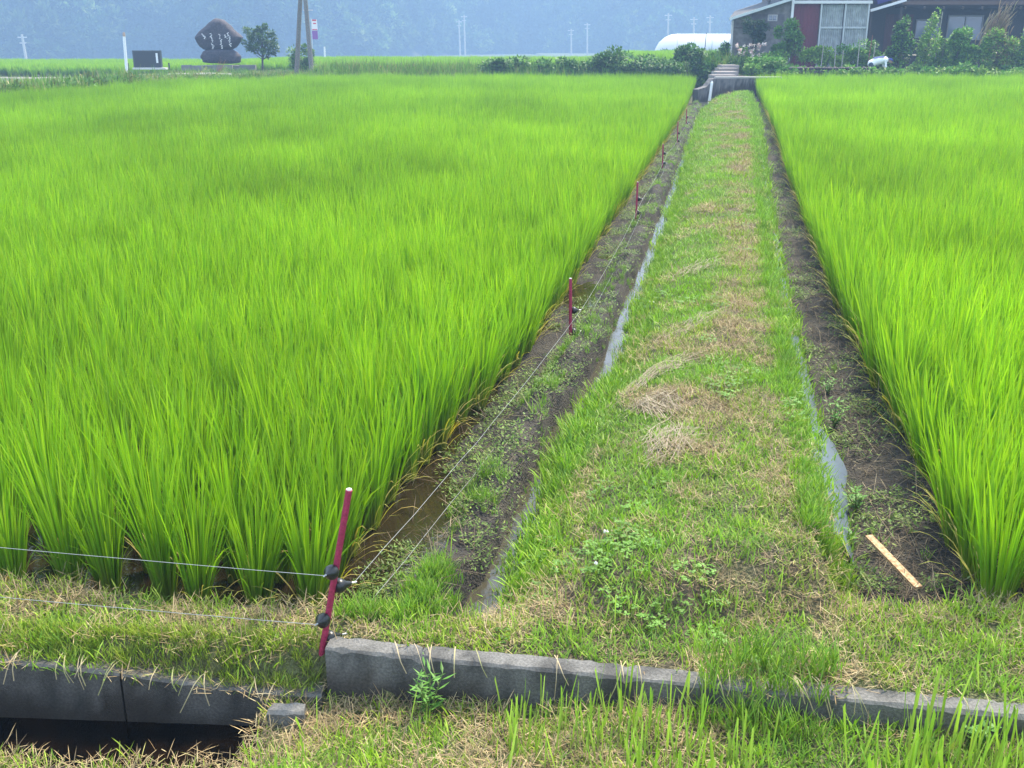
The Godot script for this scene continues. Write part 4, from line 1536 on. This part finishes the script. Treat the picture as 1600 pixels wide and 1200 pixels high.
func yard() -> void:
	# end wall of the levee and steps
	var t := thing("retaining_wall", "dark weathered concrete retaining wall closing the far end of the levee", "retaining wall")
	var dm: StandardMaterial3D = M.concrete.duplicate()
	dm.albedo_color = lin(0.2, 0.19, 0.2)
	obj("wall", rough_beam([W(7.55, 0.18, 43.6), W(7.95, 0.28, 43.9), W(8.25, 0.60, 44.1), W(10.5, 0.60, 44.2), W(11.2, 0.60, 44.2)], 0.3, 0.9, 0.02, 61), dm, t)
	var cp := MB.new()
	cp.box(W(9.7, 0.63, 44.35), Vector3(2.7, 0.06, 0.4), Color(0.5, 0.48, 0.47), Basis(Vector3.UP, -0.03))
	obj("coping", cp.mesh(), M.concrete, t)
	var st := thing("steps", "rough concrete steps climbing to the shed corner", "steps")
	for k in 4:
		var sb := MB.new()
		sb.box(W(8.85 + k * 0.3, 0.45 + k * 0.11, 45.4 + k * 1.15), Vector3(1.0 - k * 0.08, 0.5, 1.1), Color(0.3, 0.27, 0.27) * (1.0 + 0.3 * (k % 2)))
		obj("step", sb.mesh(), M.concrete, st)
	var fill := MB.new()
	fill.box(W(10.2, 0.2, 46.1), Vector3(2.4, 0.8, 3.4), Color(0.12, 0.11, 0.07))
	tag(obj("yard_ground", fill.mesh(), M.earth), "raised earth of the yard behind the retaining wall", "ground", "", "structure")
	var ws := round_pole("white_stake", "short white stake standing before the retaining wall", "stake", W(7.62, -0.15, 41.4), W(7.68, 0.52, 41.4), 0.055, 0.05, Color(0.75, 0.75, 0.77), M.paint)
	var wt := MB.new()
	wt.tube([Vector3(0.06, 0.67, 0), Vector3(0.06, 0.75, 0)], [0.05, 0.005], 8, Color(0.75, 0.75, 0.77))
	obj("tip", wt.mesh(), M.paint, ws)
	# low dark stone wall, each stone built
	var sw := thing("stone_wall", "low dark dry stone wall along the garden behind the right paddy", "stone wall")
	for r in 3:
		var x := 12.2 + 0.1 * (r % 2)
		while x < 15.7:
			var wv := rf(0.18, 0.34)
			var s := MB.new()
			var outl := []
			for k in 7:
				var a := TAU * k / 7.0
				outl.append(Vector2(cos(a) * wv * 0.52 * rf(0.9, 1.05), sin(a) * 0.085 * rf(0.9, 1.1)))
			s.tube([Vector3(0, 0, -0.12), Vector3(0, 0, -0.07), Vector3(0, 0, 0.07), Vector3(0, 0, 0.12)], [0.06, 0.1, 0.1, 0.06], 7, Color(0.09, 0.07, 0.07) * rf(0.6, 1.6))
			var o := obj("stone", s.mesh(), M.rock, sw)
			o.position = W(x + wv / 2, 0.58 + r * 0.16, 47.7)
			o.scale = Vector3(wv / 0.2, 0.8, 1.0)
			x += wv
	# rail
	var rt := thing("pipe_rail", "thin grey horizontal pipe rail among the bean vines", "rail")
	var rb := MB.new()
	rb.tube([W(17.1, 1.43, 49.6), W(19.8, 1.44, 49.6), W(22.6, 1.56, 49.6)], [0.018, 0.018, 0.018], 8, Color(0.4, 0.39, 0.37))
	obj("pipe", rb.mesh(), M.metal, rt)
	for x2 in [17.3, 19.9, 22.4]:
		var pb := MB.new()
		pb.tube([W(x2, 0.4, 49.65), W(x2, 1.5, 49.65)], [0.03, 0.03], 8, Color(0.4, 0.37, 0.33))
		obj("support", pb.mesh(), M.metal, rt)
	# garden stakes
	var stakes := [[15.72, 2.25, 0.0, "pale garden stake left of the rusty one"], [16.35, 1.95, 0.1, "grey garden stake just left of the crouching worker's back"], [16.15, 2.3, 0.12, "rusty brown garden stake among the green rows"], [17.2, 2.75, 0.28, "tall slanted grey stake over the worker's head"], [14.05, 1.9, 0.05, "short stake beside the round green shrub"], [14.7, 1.75, -0.04, "thin stake in the low leafy row before the barn"], [15.0, 1.65, 0.02, "thin stake right of centre in the leafy row before the barn"], [19.2, 3.3, 0.1, "tall bare stake before the maroon boards"]]
	for k in stakes.size():
		var s2: Array = stakes[k]
		round_pole("garden_stake", s2[3], "stake", W(s2[0], 0.4, 49.3), W(s2[0] + s2[2], s2[1], 49.3), 0.028, 0.022, Color(0.24, 0.1, 0.06) if k == 2 else Color(0.42, 0.4, 0.37), M.wood, "stakes in the garden")
	# plants
	var dk := [Color(0.035, 0.07, 0.03), Color(0.045, 0.09, 0.035)]
	var gr := [Color(0.115, 0.25, 0.035), Color(0.15, 0.30, 0.045), Color(0.09, 0.2, 0.03)]
	var lt := [Color(0.22, 0.36, 0.05), Color(0.28, 0.40, 0.07), Color(0.17, 0.30, 0.04)]
	var tt := thing("topiary_tree", "dark rounded clipped tree against the shed wall", "tree", W(11.2, 0.6, 51.0))
	var tr := MB.new()
	tr.tube([Vector3(0.05, 0, 0), Vector3(0.12, 0.8, 0), Vector3(0.05, 1.6, 0)], [0.08, 0.06, 0.05], 7, Color(0.08, 0.06, 0.05))
	obj("trunk", tr.mesh(), M.wood, tt)
	var cr := crown(Vector3(0.75, 0.55, 0.55), 1500, 0.09, dk, 16)
	cr.add(crown(Vector3(0.3, 0.4, 0.3), 350, 0.09, dk, 6), Transform3D(Basis(), Vector3(0.28, -0.5, 0)))
	var co := obj("crown", cr.mesh(), M.foliage, tt)
	co.position.y = 1.95
	co.set_meta("kind", "stuff")
	var list := [
		["shrub", "tall round green shrub between shed and maroon panel", W(12.75, 0.7, 50.2), Vector3(0.85, 1.2, 0.6), 2400, 0.11, gr],
		["shrub", "small dark shrub hugging the left corner of the shed", W(10.05, 0.4, 51.2), Vector3(0.5, 0.95, 0.5), 900, 0.11, dk + gr],
		["shrub", "big mid green bush in front of the shed above the retaining wall", W(11.0, 0.5, 46.6), Vector3(0.85, 0.5, 0.7), 1700, 0.09, gr],
		["shrub", "pale green bush at the left of the garden beside the steps", W(10.3, 0.45, 46.2), Vector3(0.5, 0.36, 0.5), 700, 0.08, lt + gr],
		["shrub", "light yellow green leafy bush before the maroon panel", W(14.3, 0.7, 49.9), Vector3(1.25, 0.78, 0.6), 2200, 0.1, lt],
		["shrub", "leafy green bush below the corrugated doors", W(15.9, 0.65, 50.1), Vector3(1.25, 0.72, 0.6), 2200, 0.1, gr],
		["shrub", "green bush behind the crouching worker", W(16.9, 0.5, 50.4), Vector3(0.8, 0.55, 0.5), 900, 0.1, gr],
		["shrub", "bright green bush beside the flowers at the shed wall", W(12.0, 0.6, 49.7), Vector3(0.8, 0.55, 0.5), 1100, 0.1, lt + gr],
	]
	for q in list:
		shrub(q[0], q[1], "shrub", q[2], q[3], q[4], q[5], q[6], "shrubs of the farm garden")
	# climbing plants on the right
	var vines := [
		["dark green climber covering the lean-to post beside the corrugated doors", 17.5, 0.55, 1.2, 1500, dk + gr],
		["climbing bean vine column with pale leaves before the maroon boards", 18.7, 0.32, 1.4, 700, lt],
		["dense green climbing vine leaning right, tallest of the bean rows", 20.1, 0.75, 1.15, 1900, gr],
		["mid green bean vine left of the tallest one", 19.4, 0.5, 0.85, 1100, gr + lt],
		["green bean vine right of the tallest one", 21.1, 0.7, 0.85, 1400, gr + lt],
		["mixed yellow and green vine under the dry stalks", 22.2, 0.9, 1.0, 1500, lt + [Color(0.22, 0.16, 0.07)]],
		["green and yellow vine rising at the right edge of the garden", 23.6, 0.9, 1.15, 1700, lt + gr],
		["tall vine past the right end of the garden", 25.2, 1.0, 1.2, 1500, gr],
	]
	for q in vines:
		var v := thing("bean_vine", q[0], "vine", W(q[1], 0.45, 49.2), 0.0, "climbing vines of the farm garden")
		var sp := MB.new()
		sp.tube([Vector3(0, 0, 0), Vector3(0.15, q[3] * 2.0, 0)], [0.02, 0.015], 6, Color(0.3, 0.27, 0.22))
		obj("stake", sp.mesh(), M.wood, v)
		var vo := obj("foliage", crown(Vector3(q[2] * 1.15, q[3] * 1.12, 0.5), q[4] * 3 / 2, 0.11, q[5], 16, -1.0).mesh(), M.foliage, v)
		vo.position.y = q[3]
		vo.rotation.z = -0.2
		vo.set_meta("kind", "stuff")
	var dp := MB.new()
	for k in 260:
		var f := rng.randf()
		var br := Color(0.25, 0.16, 0.11).lerp(Color(0.2, 0.19, 0.08), rng.randf())
		dp.blade(Vector3(-0.5 + f * 0.9 + rf(-0.3, 0.3), rf(0.0, 1.0) + f * 0.9, rf(-0.3, 0.3)), rf(-0.6, 0.6), rf(0.0, 0.6), rf(0.2, 1.4), rf(0.4, 0.9), 0.05, 3, br, br, br * 1.3)
	var dry := obj("dry_stalks", dp.mesh(), M.straw)
	dry.position = W(21.9, 1.4, 49.7)
	tag(dry, "withered brown stalks rising to the right above the vines", "dry plants")
	# pink flowers by the shed
	var pf := thing("flower_bush", "bush with pale pink flowers at the shed wall", "flowers", W(10.95, 0.75, 50.4))
	var fo := obj("foliage", crown(Vector3(0.75, 0.55, 0.4), 700, 0.09, lt, 10).mesh(), M.foliage, pf)
	fo.position.y = 0.5
	fo.set_meta("kind", "stuff")
	for k in 26:
		var f2 := crown(Vector3(0.07, 0.06, 0.07), 14, 0.07, [Color(0.7, 0.45, 0.42), Color(0.72, 0.6, 0.5), Color(0.7, 0.66, 0.62)], 3)
		var ff := obj("flower", f2.mesh(), M.cloth, pf)
		ff.position = Vector3(rf(-0.6, 0.9), rf(0.5, 1.25), rf(0.1, 0.45))
	# low plants of the garden rows
	var rows := []
	for k in 4:
		rows.append(crown(Vector3(0.28, 0.25, 0.28), 90, 0.1, [lt, gr, gr, lt][k], 6).mesh())
	var rp := [[], [], [], []]
	var rc := [[], [], [], []]
	for k in 620:
		var q2 := rng.randi() % 4
		var x3 := rf(11.2, 26.0)
		var d3 := rf(46.9, 50.6)
		rp[q2].append(Transform3D(Basis(Vector3.UP, rf(0, TAU)).scaled(Vector3.ONE * rf(0.4, 1.0) * (1.0 + 1.2 * na.get_noise_2d(x3 * 2.0, d3))), W(x3, far_y(x3, d3) + 0.12, d3)))
		rc[q2].append(Color.WHITE * rf(0.7, 1.2))
	mass("garden_plants", "low leafy vegetables filling the farm garden rows", "plants", rows, M.foliage, rp, rc)

# ---------------------------------------------------------------- the worker
func worker() -> void:
	var t := thing("person", "person in white shirt and dark blue hat bending over in the garden", "person", W(16.05, 0.28, 48.4))
	# bones: from, to, radii, colour
	var white := Color(0.72, 0.73, 0.76)
	var navy := Color(0.03, 0.05, 0.075)
	var skin := Color(0.42, 0.25, 0.17)
	var bones := [
		[Vector3(0.0, 0.82, 0), Vector3(0.26, 0.93, 0), 0.165, 0.175, white], [Vector3(0.26, 0.93, 0), Vector3(0.58, 0.97, 0), 0.175, 0.15, white],
		[Vector3(0.56, 0.97, -0.17), Vector3(0.56, 0.97, 0.17), 0.085, 0.085, white], [Vector3(0.6, 0.98, 0), Vector3(0.74, 0.97, 0), 0.06, 0.055, skin],
		[Vector3(0.78, 0.95, 0), Vector3(0.86, 0.90, 0), 0.095, 0.08, skin],
		[Vector3(-0.04, 0.78, 0.09), Vector3(0.06, 0.43, 0.11), 0.105, 0.07, navy], [Vector3(0.06, 0.43, 0.11), Vector3(-0.04, 0.07, 0.11), 0.07, 0.048, navy], [Vector3(-0.04, 0.05, 0.11), Vector3(0.13, 0.03, 0.12), 0.045, 0.035, navy],
		[Vector3(-0.04, 0.78, -0.09), Vector3(0.10, 0.43, -0.11), 0.105, 0.07, navy], [Vector3(0.10, 0.43, -0.11), Vector3(0.02, 0.07, -0.11), 0.07, 0.048, navy], [Vector3(0.02, 0.05, -0.11), Vector3(0.19, 0.03, -0.12), 0.045, 0.035, navy],
		[Vector3(0.56, 0.95, 0.19), Vector3(0.58, 0.68, 0.22), 0.055, 0.045, white], [Vector3(0.58, 0.68, 0.22), Vector3(0.70, 0.46, 0.15), 0.043, 0.03, skin],
		[Vector3(0.56, 0.95, -0.19), Vector3(0.62, 0.68, -0.22), 0.055, 0.045, white], [Vector3(0.62, 0.68, -0.22), Vector3(0.76, 0.48, -0.14), 0.043, 0.03, skin]]
	var lo := Vector3(-0.3, -0.04, -0.36)
	var s := 0.026
	var n := Vector3i(50, 48, 28)
	var field := PackedFloat32Array()
	field.resize(n.x * n.y * n.z)
	field.fill(1.0)
	for bn in bones:
		var a: Vector3 = bn[0]
		var ab: Vector3 = bn[1] - a
		var l2 := ab.length_squared()
		var mn := (a.min(bn[1]) - Vector3.ONE * 0.27 - lo) / s
		var mx := (a.max(bn[1]) + Vector3.ONE * 0.27 - lo) / s
		for z in range(maxi(0, int(mn.z)), mini(n.z, int(mx.z) + 1)):
			for y in range(maxi(0, int(mn.y)), mini(n.y, int(mx.y) + 1)):
				for x in range(maxi(0, int(mn.x)), mini(n.x, int(mx.x) + 1)):
					var p := lo + Vector3(x, y, z) * s
					var h := clampf((p - a).dot(ab) / l2, 0, 1)
					var dist := p.distance_to(a + ab * h) - lerpf(bn[2], bn[3], h)
					var i := (z * n.y + y) * n.x + x
					var o := field[i]
					var k := 0.035
					var m := clampf(0.5 + 0.5 * (o - dist) / k, 0, 1)
					field[i] = lerpf(o, dist, m) - k * m * (1.0 - m)
	var b := MB.new()
	var cell := {}
	for z in n.z - 1:
		for y in n.y - 1:
			for x in n.x - 1:
				var i := (z * n.y + y) * n.x + x
				var f0 := field[i]
				var acc := Vector3.ZERO
				var cnt := 0
				var val := PackedFloat32Array([f0, field[i + 1], field[i + n.x], field[i + n.x + 1], field[i + n.x * n.y], field[i + n.x * n.y + 1], field[i + n.x * n.y + n.x], field[i + n.x * n.y + n.x + 1]])
				var neg := 0
				for q in val:
					neg += 1 if q < 0.0 else 0
				if neg == 0 or neg == 8:
					continue
				for e in [[0, 1], [2, 3], [4, 5], [6, 7], [0, 2], [1, 3], [4, 6], [5, 7], [0, 4], [1, 5], [2, 6], [3, 7]]:
					var va := val[e[0]]
					var vb := val[e[1]]
					if (va < 0.0) != (vb < 0.0):
						var f := va / (va - vb)
						acc += Vector3(e[0] & 1, (e[0] >> 1) & 1, e[0] >> 2).lerp(Vector3(e[1] & 1, (e[1] >> 1) & 1, e[1] >> 2), f)
						cnt += 1
				var pos := lo + (Vector3(x, y, z) + acc / cnt) * s
				var best := 9.0
				var col := white
				for bn in bones:
					var ab2: Vector3 = bn[1] - bn[0]
					var h2 := clampf((pos - bn[0]).dot(ab2) / ab2.length_squared(), 0, 1)
					var d2: float = pos.distance_to(bn[0] + ab2 * h2) - lerpf(bn[2], bn[3], h2)
					if d2 < best:
						best = d2
						col = bn[4]
				cell[i] = b.p(pos, col)
	for z in range(1, n.z - 1):
		for y in range(1, n.y - 1):
			for x in range(1, n.x - 1):
				var i := (z * n.y + y) * n.x + x
				var st := [1, n.x, n.x * n.y]
				for ax in 3:
					var j: int = i + st[ax]
					if (field[i] < 0.0) == (field[j] < 0.0):
						continue
					var u: int = st[(ax + 1) % 3]
					var v: int = st[(ax + 2) % 3]
					if not (cell.has(i) and cell.has(i - u) and cell.has(i - v) and cell.has(i - u - v)):
						continue
					if field[i] < 0.0:
						b.q(cell[i - u - v], cell[i - v], cell[i], cell[i - u])
					else:
						b.q(cell[i - u - v], cell[i - u], cell[i], cell[i - v])
	obj("body", b.mesh(), M.cloth, t)
	# blue cloth over the back, hat with brim, hands with fingers, face
	var vest := MB.new()
	var pv := -1
	for i in 9:
		var f := i / 8.0
		var c := Vector3(0.12 + 0.46 * f, 0.895 + 0.075 * f - 0.01 * f * f, 0)
		var st2 := vest.v.size()
		for k in 9:
			var a2 := lerpf(-0.75, 0.75, k / 8.0)
			vest.p(c + Vector3(-0.2 * cos(a2) * 0.3, cos(a2) * 0.192, sin(a2) * 0.192), Color(0.03, 0.045, 0.17))
		if pv >= 0:
			for k in 8:
				vest.q(pv + k, pv + k + 1, st2 + k + 1, st2 + k)
		pv = st2
	obj("blue_towel", vest.mesh(), M.cloth, t)
	var hat := MB.new()
	var hc := Vector3(0.83, 0.96, 0)
	var hd := Vector3(0.35, 0.94, 0).normalized()
	hat.tube([hc - hd * 0.01, hc, hc + hd * 0.03, hc + hd * 0.07, hc + hd * 0.095], [0.15, 0.152, 0.108, 0.09, 0.02], 16, Color(0.035, 0.05, 0.2))
	obj("hat", hat.mesh(), M.cloth, t)
	for w in [[Vector3(0.70, 0.46, 0.15), 1.0], [Vector3(0.76, 0.48, -0.14), -1.0]]:
		var hb := MB.new()
		var at: Vector3 = w[0]
		hb.tube([at, at + Vector3(0.02, -0.05, 0), at + Vector3(0.035, -0.085, 0)], [0.03, 0.036, 0.03], 8, skin)
		for k in 4:
			var q2 := at + Vector3(0.035 + 0.004 * k, -0.08, (k - 1.5) * 0.019)
			var fl: float = [0.06, 0.07, 0.066, 0.05][k]
			hb.tube([q2, q2 + Vector3(0.012, -fl * 0.5, 0), q2 + Vector3(-0.004, -fl * 0.85, 0), q2 + Vector3(-0.022, -fl, 0)], [0.009, 0.0085, 0.008, 0.006], 6, skin)
		var th := at + Vector3(0.02, -0.04, -0.03 * w[1])
		hb.tube([th, th + Vector3(0.02, -0.03, -0.012 * w[1]), th + Vector3(0.014, -0.055, 0)], [0.011, 0.01, 0.007], 6, skin)
		obj("hand", hb.mesh(), M.cloth, t)
	var fb := MB.new()
	fb.tube([Vector3(0.9, 0.86, 0), Vector3(0.925, 0.835, 0)], [0.018, 0.012], 6, skin)
	obj("nose", fb.mesh(), M.cloth, t)

# ---------------------------------------------------------------- hills
func hill_y(x: float, d: float) -> float:
	var fx := x * 0.9
	var spur := 40.0 * sin(fx * 0.011 + 0.8) + 26.0 * sin(fx * 0.027 + 2.0) + 40.0 * na.get_noise_2d(x * 0.05, 7.0)
	var foot := 330.0 + spur + maxf(0.0, (x + 60.0) * 0.35)
	var f := maxf(0.0, d - foot)
	return -4.0 + 92.0 * (1.0 - exp(-f / 110.0)) + sm(0, 80, f) * 10.0 * na.get_noise_2d(x * 0.08, d * 0.08)

func hills() -> void:
	var b := MB.new()
	var nx := 130
	var nd := 40
	for j in nd:
		for i in nx:
			var x := -620.0 + i * 10.0
			var d := 270.0 + j * 9.0
			b.p(W(x, hill_y(x, d), d), Color(0.045, 0.07, 0.03))
	for j in nd - 1:
		for i in nx - 1:
			var a := j * nx + i
			b.q(a, a + 1, a + nx + 1, a + nx)
	tag(obj("hill", b.mesh(), M.earth), "steep wooded hill filling the whole background", "hill", "", "structure")
	var v := []
	for k in 5:
		var c := crown(Vector3(1, 1.0, 1), 330, 0.3, [[Color(0.06, 0.10, 0.03), Color(0.08, 0.125, 0.035)], [Color(0.04, 0.07, 0.03), Color(0.05, 0.08, 0.03)], [Color(0.10, 0.15, 0.04), Color(0.08, 0.12, 0.03)], [Color(0.05, 0.085, 0.03), Color(0.07, 0.11, 0.035)], [Color(0.035, 0.06, 0.03), Color(0.045, 0.08, 0.03)]][k], 9)
		c.tube([Vector3(0, -1.6, 0), Vector3(0, 0.2, 0)], [0.12, 0.06], 5, Color(0.06, 0.05, 0.04))
		v.append(c.mesh())
	var p := [[], [], [], [], []]
	var cl := [[], [], [], [], []]
	for k in 19000:
		var d2 := 280.0 + pow(rng.randf(), 1.3) * 300.0
		var x2 := rf(-0.72, 0.72) * d2
		var y := hill_y(x2, d2)
		if y < -3.95 or y > 80.0:
			continue
		var q := rng.randi() % 5
		var sc := rf(2.2, 5.2)
		p[q].append(Transform3D(Basis(Vector3.UP, rf(0, TAU)).scaled(Vector3(sc, sc * rf(0.8, 1.5), sc)), W(x2, y + sc * 0.9, d2)))
		var tn := rf(0.7, 1.3) * (1.05 + 1.5 * na.get_noise_2d(x2 * 0.11, d2 * 0.11)) * (1.3 if q == 2 else 1.0)
		cl[q].append(Color(tn * rf(0.9, 1.25), tn, tn * 0.9))
	var fm := leaf_mat("forest", Color(0.5, 0.6, 0.35), 0.95)
	fm.metallic_specular = 0.05
	mass("forest", "dense hazy forest covering the hillside", "forest", v, fm, p, cl)

func _ready() -> void:
	rng.seed = 20240711
	na.seed = 4
	na.frequency = 0.22
	na.fractal_octaves = 3
	nb.seed = 9
	nb.frequency = 0.5
	nb.fractal_octaves = 3
	# camera
	var cam := Camera3D.new()
	cam.name = "camera"
	cam.position = Vector3(0, 2, 0)
	cam.rotation_degrees = Vector3(-18.265, 0, 0)
	cam.fov = 40.69
	cam.near = 0.05
	cam.far = 2500.0
	add_child(cam)
	cam.current = true
	# sky
	var sky := ProceduralSkyMaterial.new()
	sky.sky_top_color = Color(0.67, 0.74, 0.82)
	sky.sky_horizon_color = Color(0.90, 0.92, 0.95)
	sky.sky_curve = 0.2
	sky.ground_bottom_color = Color(0.3, 0.33, 0.28)
	sky.ground_horizon_color = Color(0.6, 0.65, 0.68)
	sky.sky_energy_multiplier = 1.25
	var env := Environment.new()
	env.background_mode = Environment.BG_SKY
	env.sky = Sky.new()
	env.sky.sky_material = sky
	env.tonemap_mode = Environment.TONE_MAPPER_LINEAR
	env.tonemap_exposure = 2.65
	env.sdfgi_enabled = true
	env.ssao_enabled = true
	env.ssil_enabled = true
	env.fog_enabled = true
	env.fog_density = 0.0023
	env.fog_light_color = Color(0.64, 0.79, 0.97)
	var we := WorldEnvironment.new()
	we.name = "environment"
	we.environment = env
	add_child(we)
	# sun: high, ahead and to the right, softened by haze
	var sun := DirectionalLight3D.new()
	sun.name = "sun"
	var az := deg_to_rad(38.0)
	var el := deg_to_rad(56.0)
	add_child(sun)
	sun.look_at_from_position(Vector3.ZERO, -Vector3(sin(az) * cos(el), sin(el), -cos(az) * cos(el)), Vector3.UP)
	sun.light_energy = 1.5
	sun.light_color = Color(1.0, 0.95, 0.86)
	sun.light_angular_distance = 7.0
	sun.shadow_enabled = true
	materials()
	far_ground()
	hills()
	terrain()
	concrete_works()
	buildings()
	yard()
	left_things()
	fence()
	worker()
	rice()
	weeds_far()
	grass()
	hanging_straws()
	straw_heap("pale straw heap draped over the levee, biggest of the pile pair", 0.80, 5.34, 0.35, 0.26, 0.24, 0.075, 120)
	straw_heap("straw heap just below the pale draped one on the levee", 0.77, 4.76, -0.25, 0.20, 0.46, 0.05, 120)
	straw_heap("long low brownish straw ridge up the levee behind the pale heap", 0.86, 5.95, -0.75, 0.16, 0.62, 0.035, 110)
	straw_heap("small straw heap farthest up the levee", 1.58, 8.8, -0.6, 0.22, 0.5, 0.03, 60)
	straw_heap("thin straw scatter midway up the levee", 1.22, 6.95, -0.7, 0.2, 0.5, 0.025, 45)
	weed_plant("feathery green weed growing against the headwall face", -0.28, 2.95, 0.20, 6, 0.05)
	weed_plant("leafy weed by the wooden slat on the right mud", 1.62, 4.45, 0.13, 5, 0.11)
	weed_plant("leafy weed on the plastic sheet edge nearest the slat", 1.50, 4.15, 0.11, 5, 0.11)
	weed_plant("tall leafy weed on the mud right of the plastic sheet", 1.86, 5.6, 0.17, 5, 0.1)
	weed_plant("small leafy weed behind the tall one on the right mud", 2.0, 6.2, 0.13, 4, 0.11)
	weed_plant("low clump of broad leaves before the right end of headwall", 1.45, 2.72, 0.09, 6, 0.2)
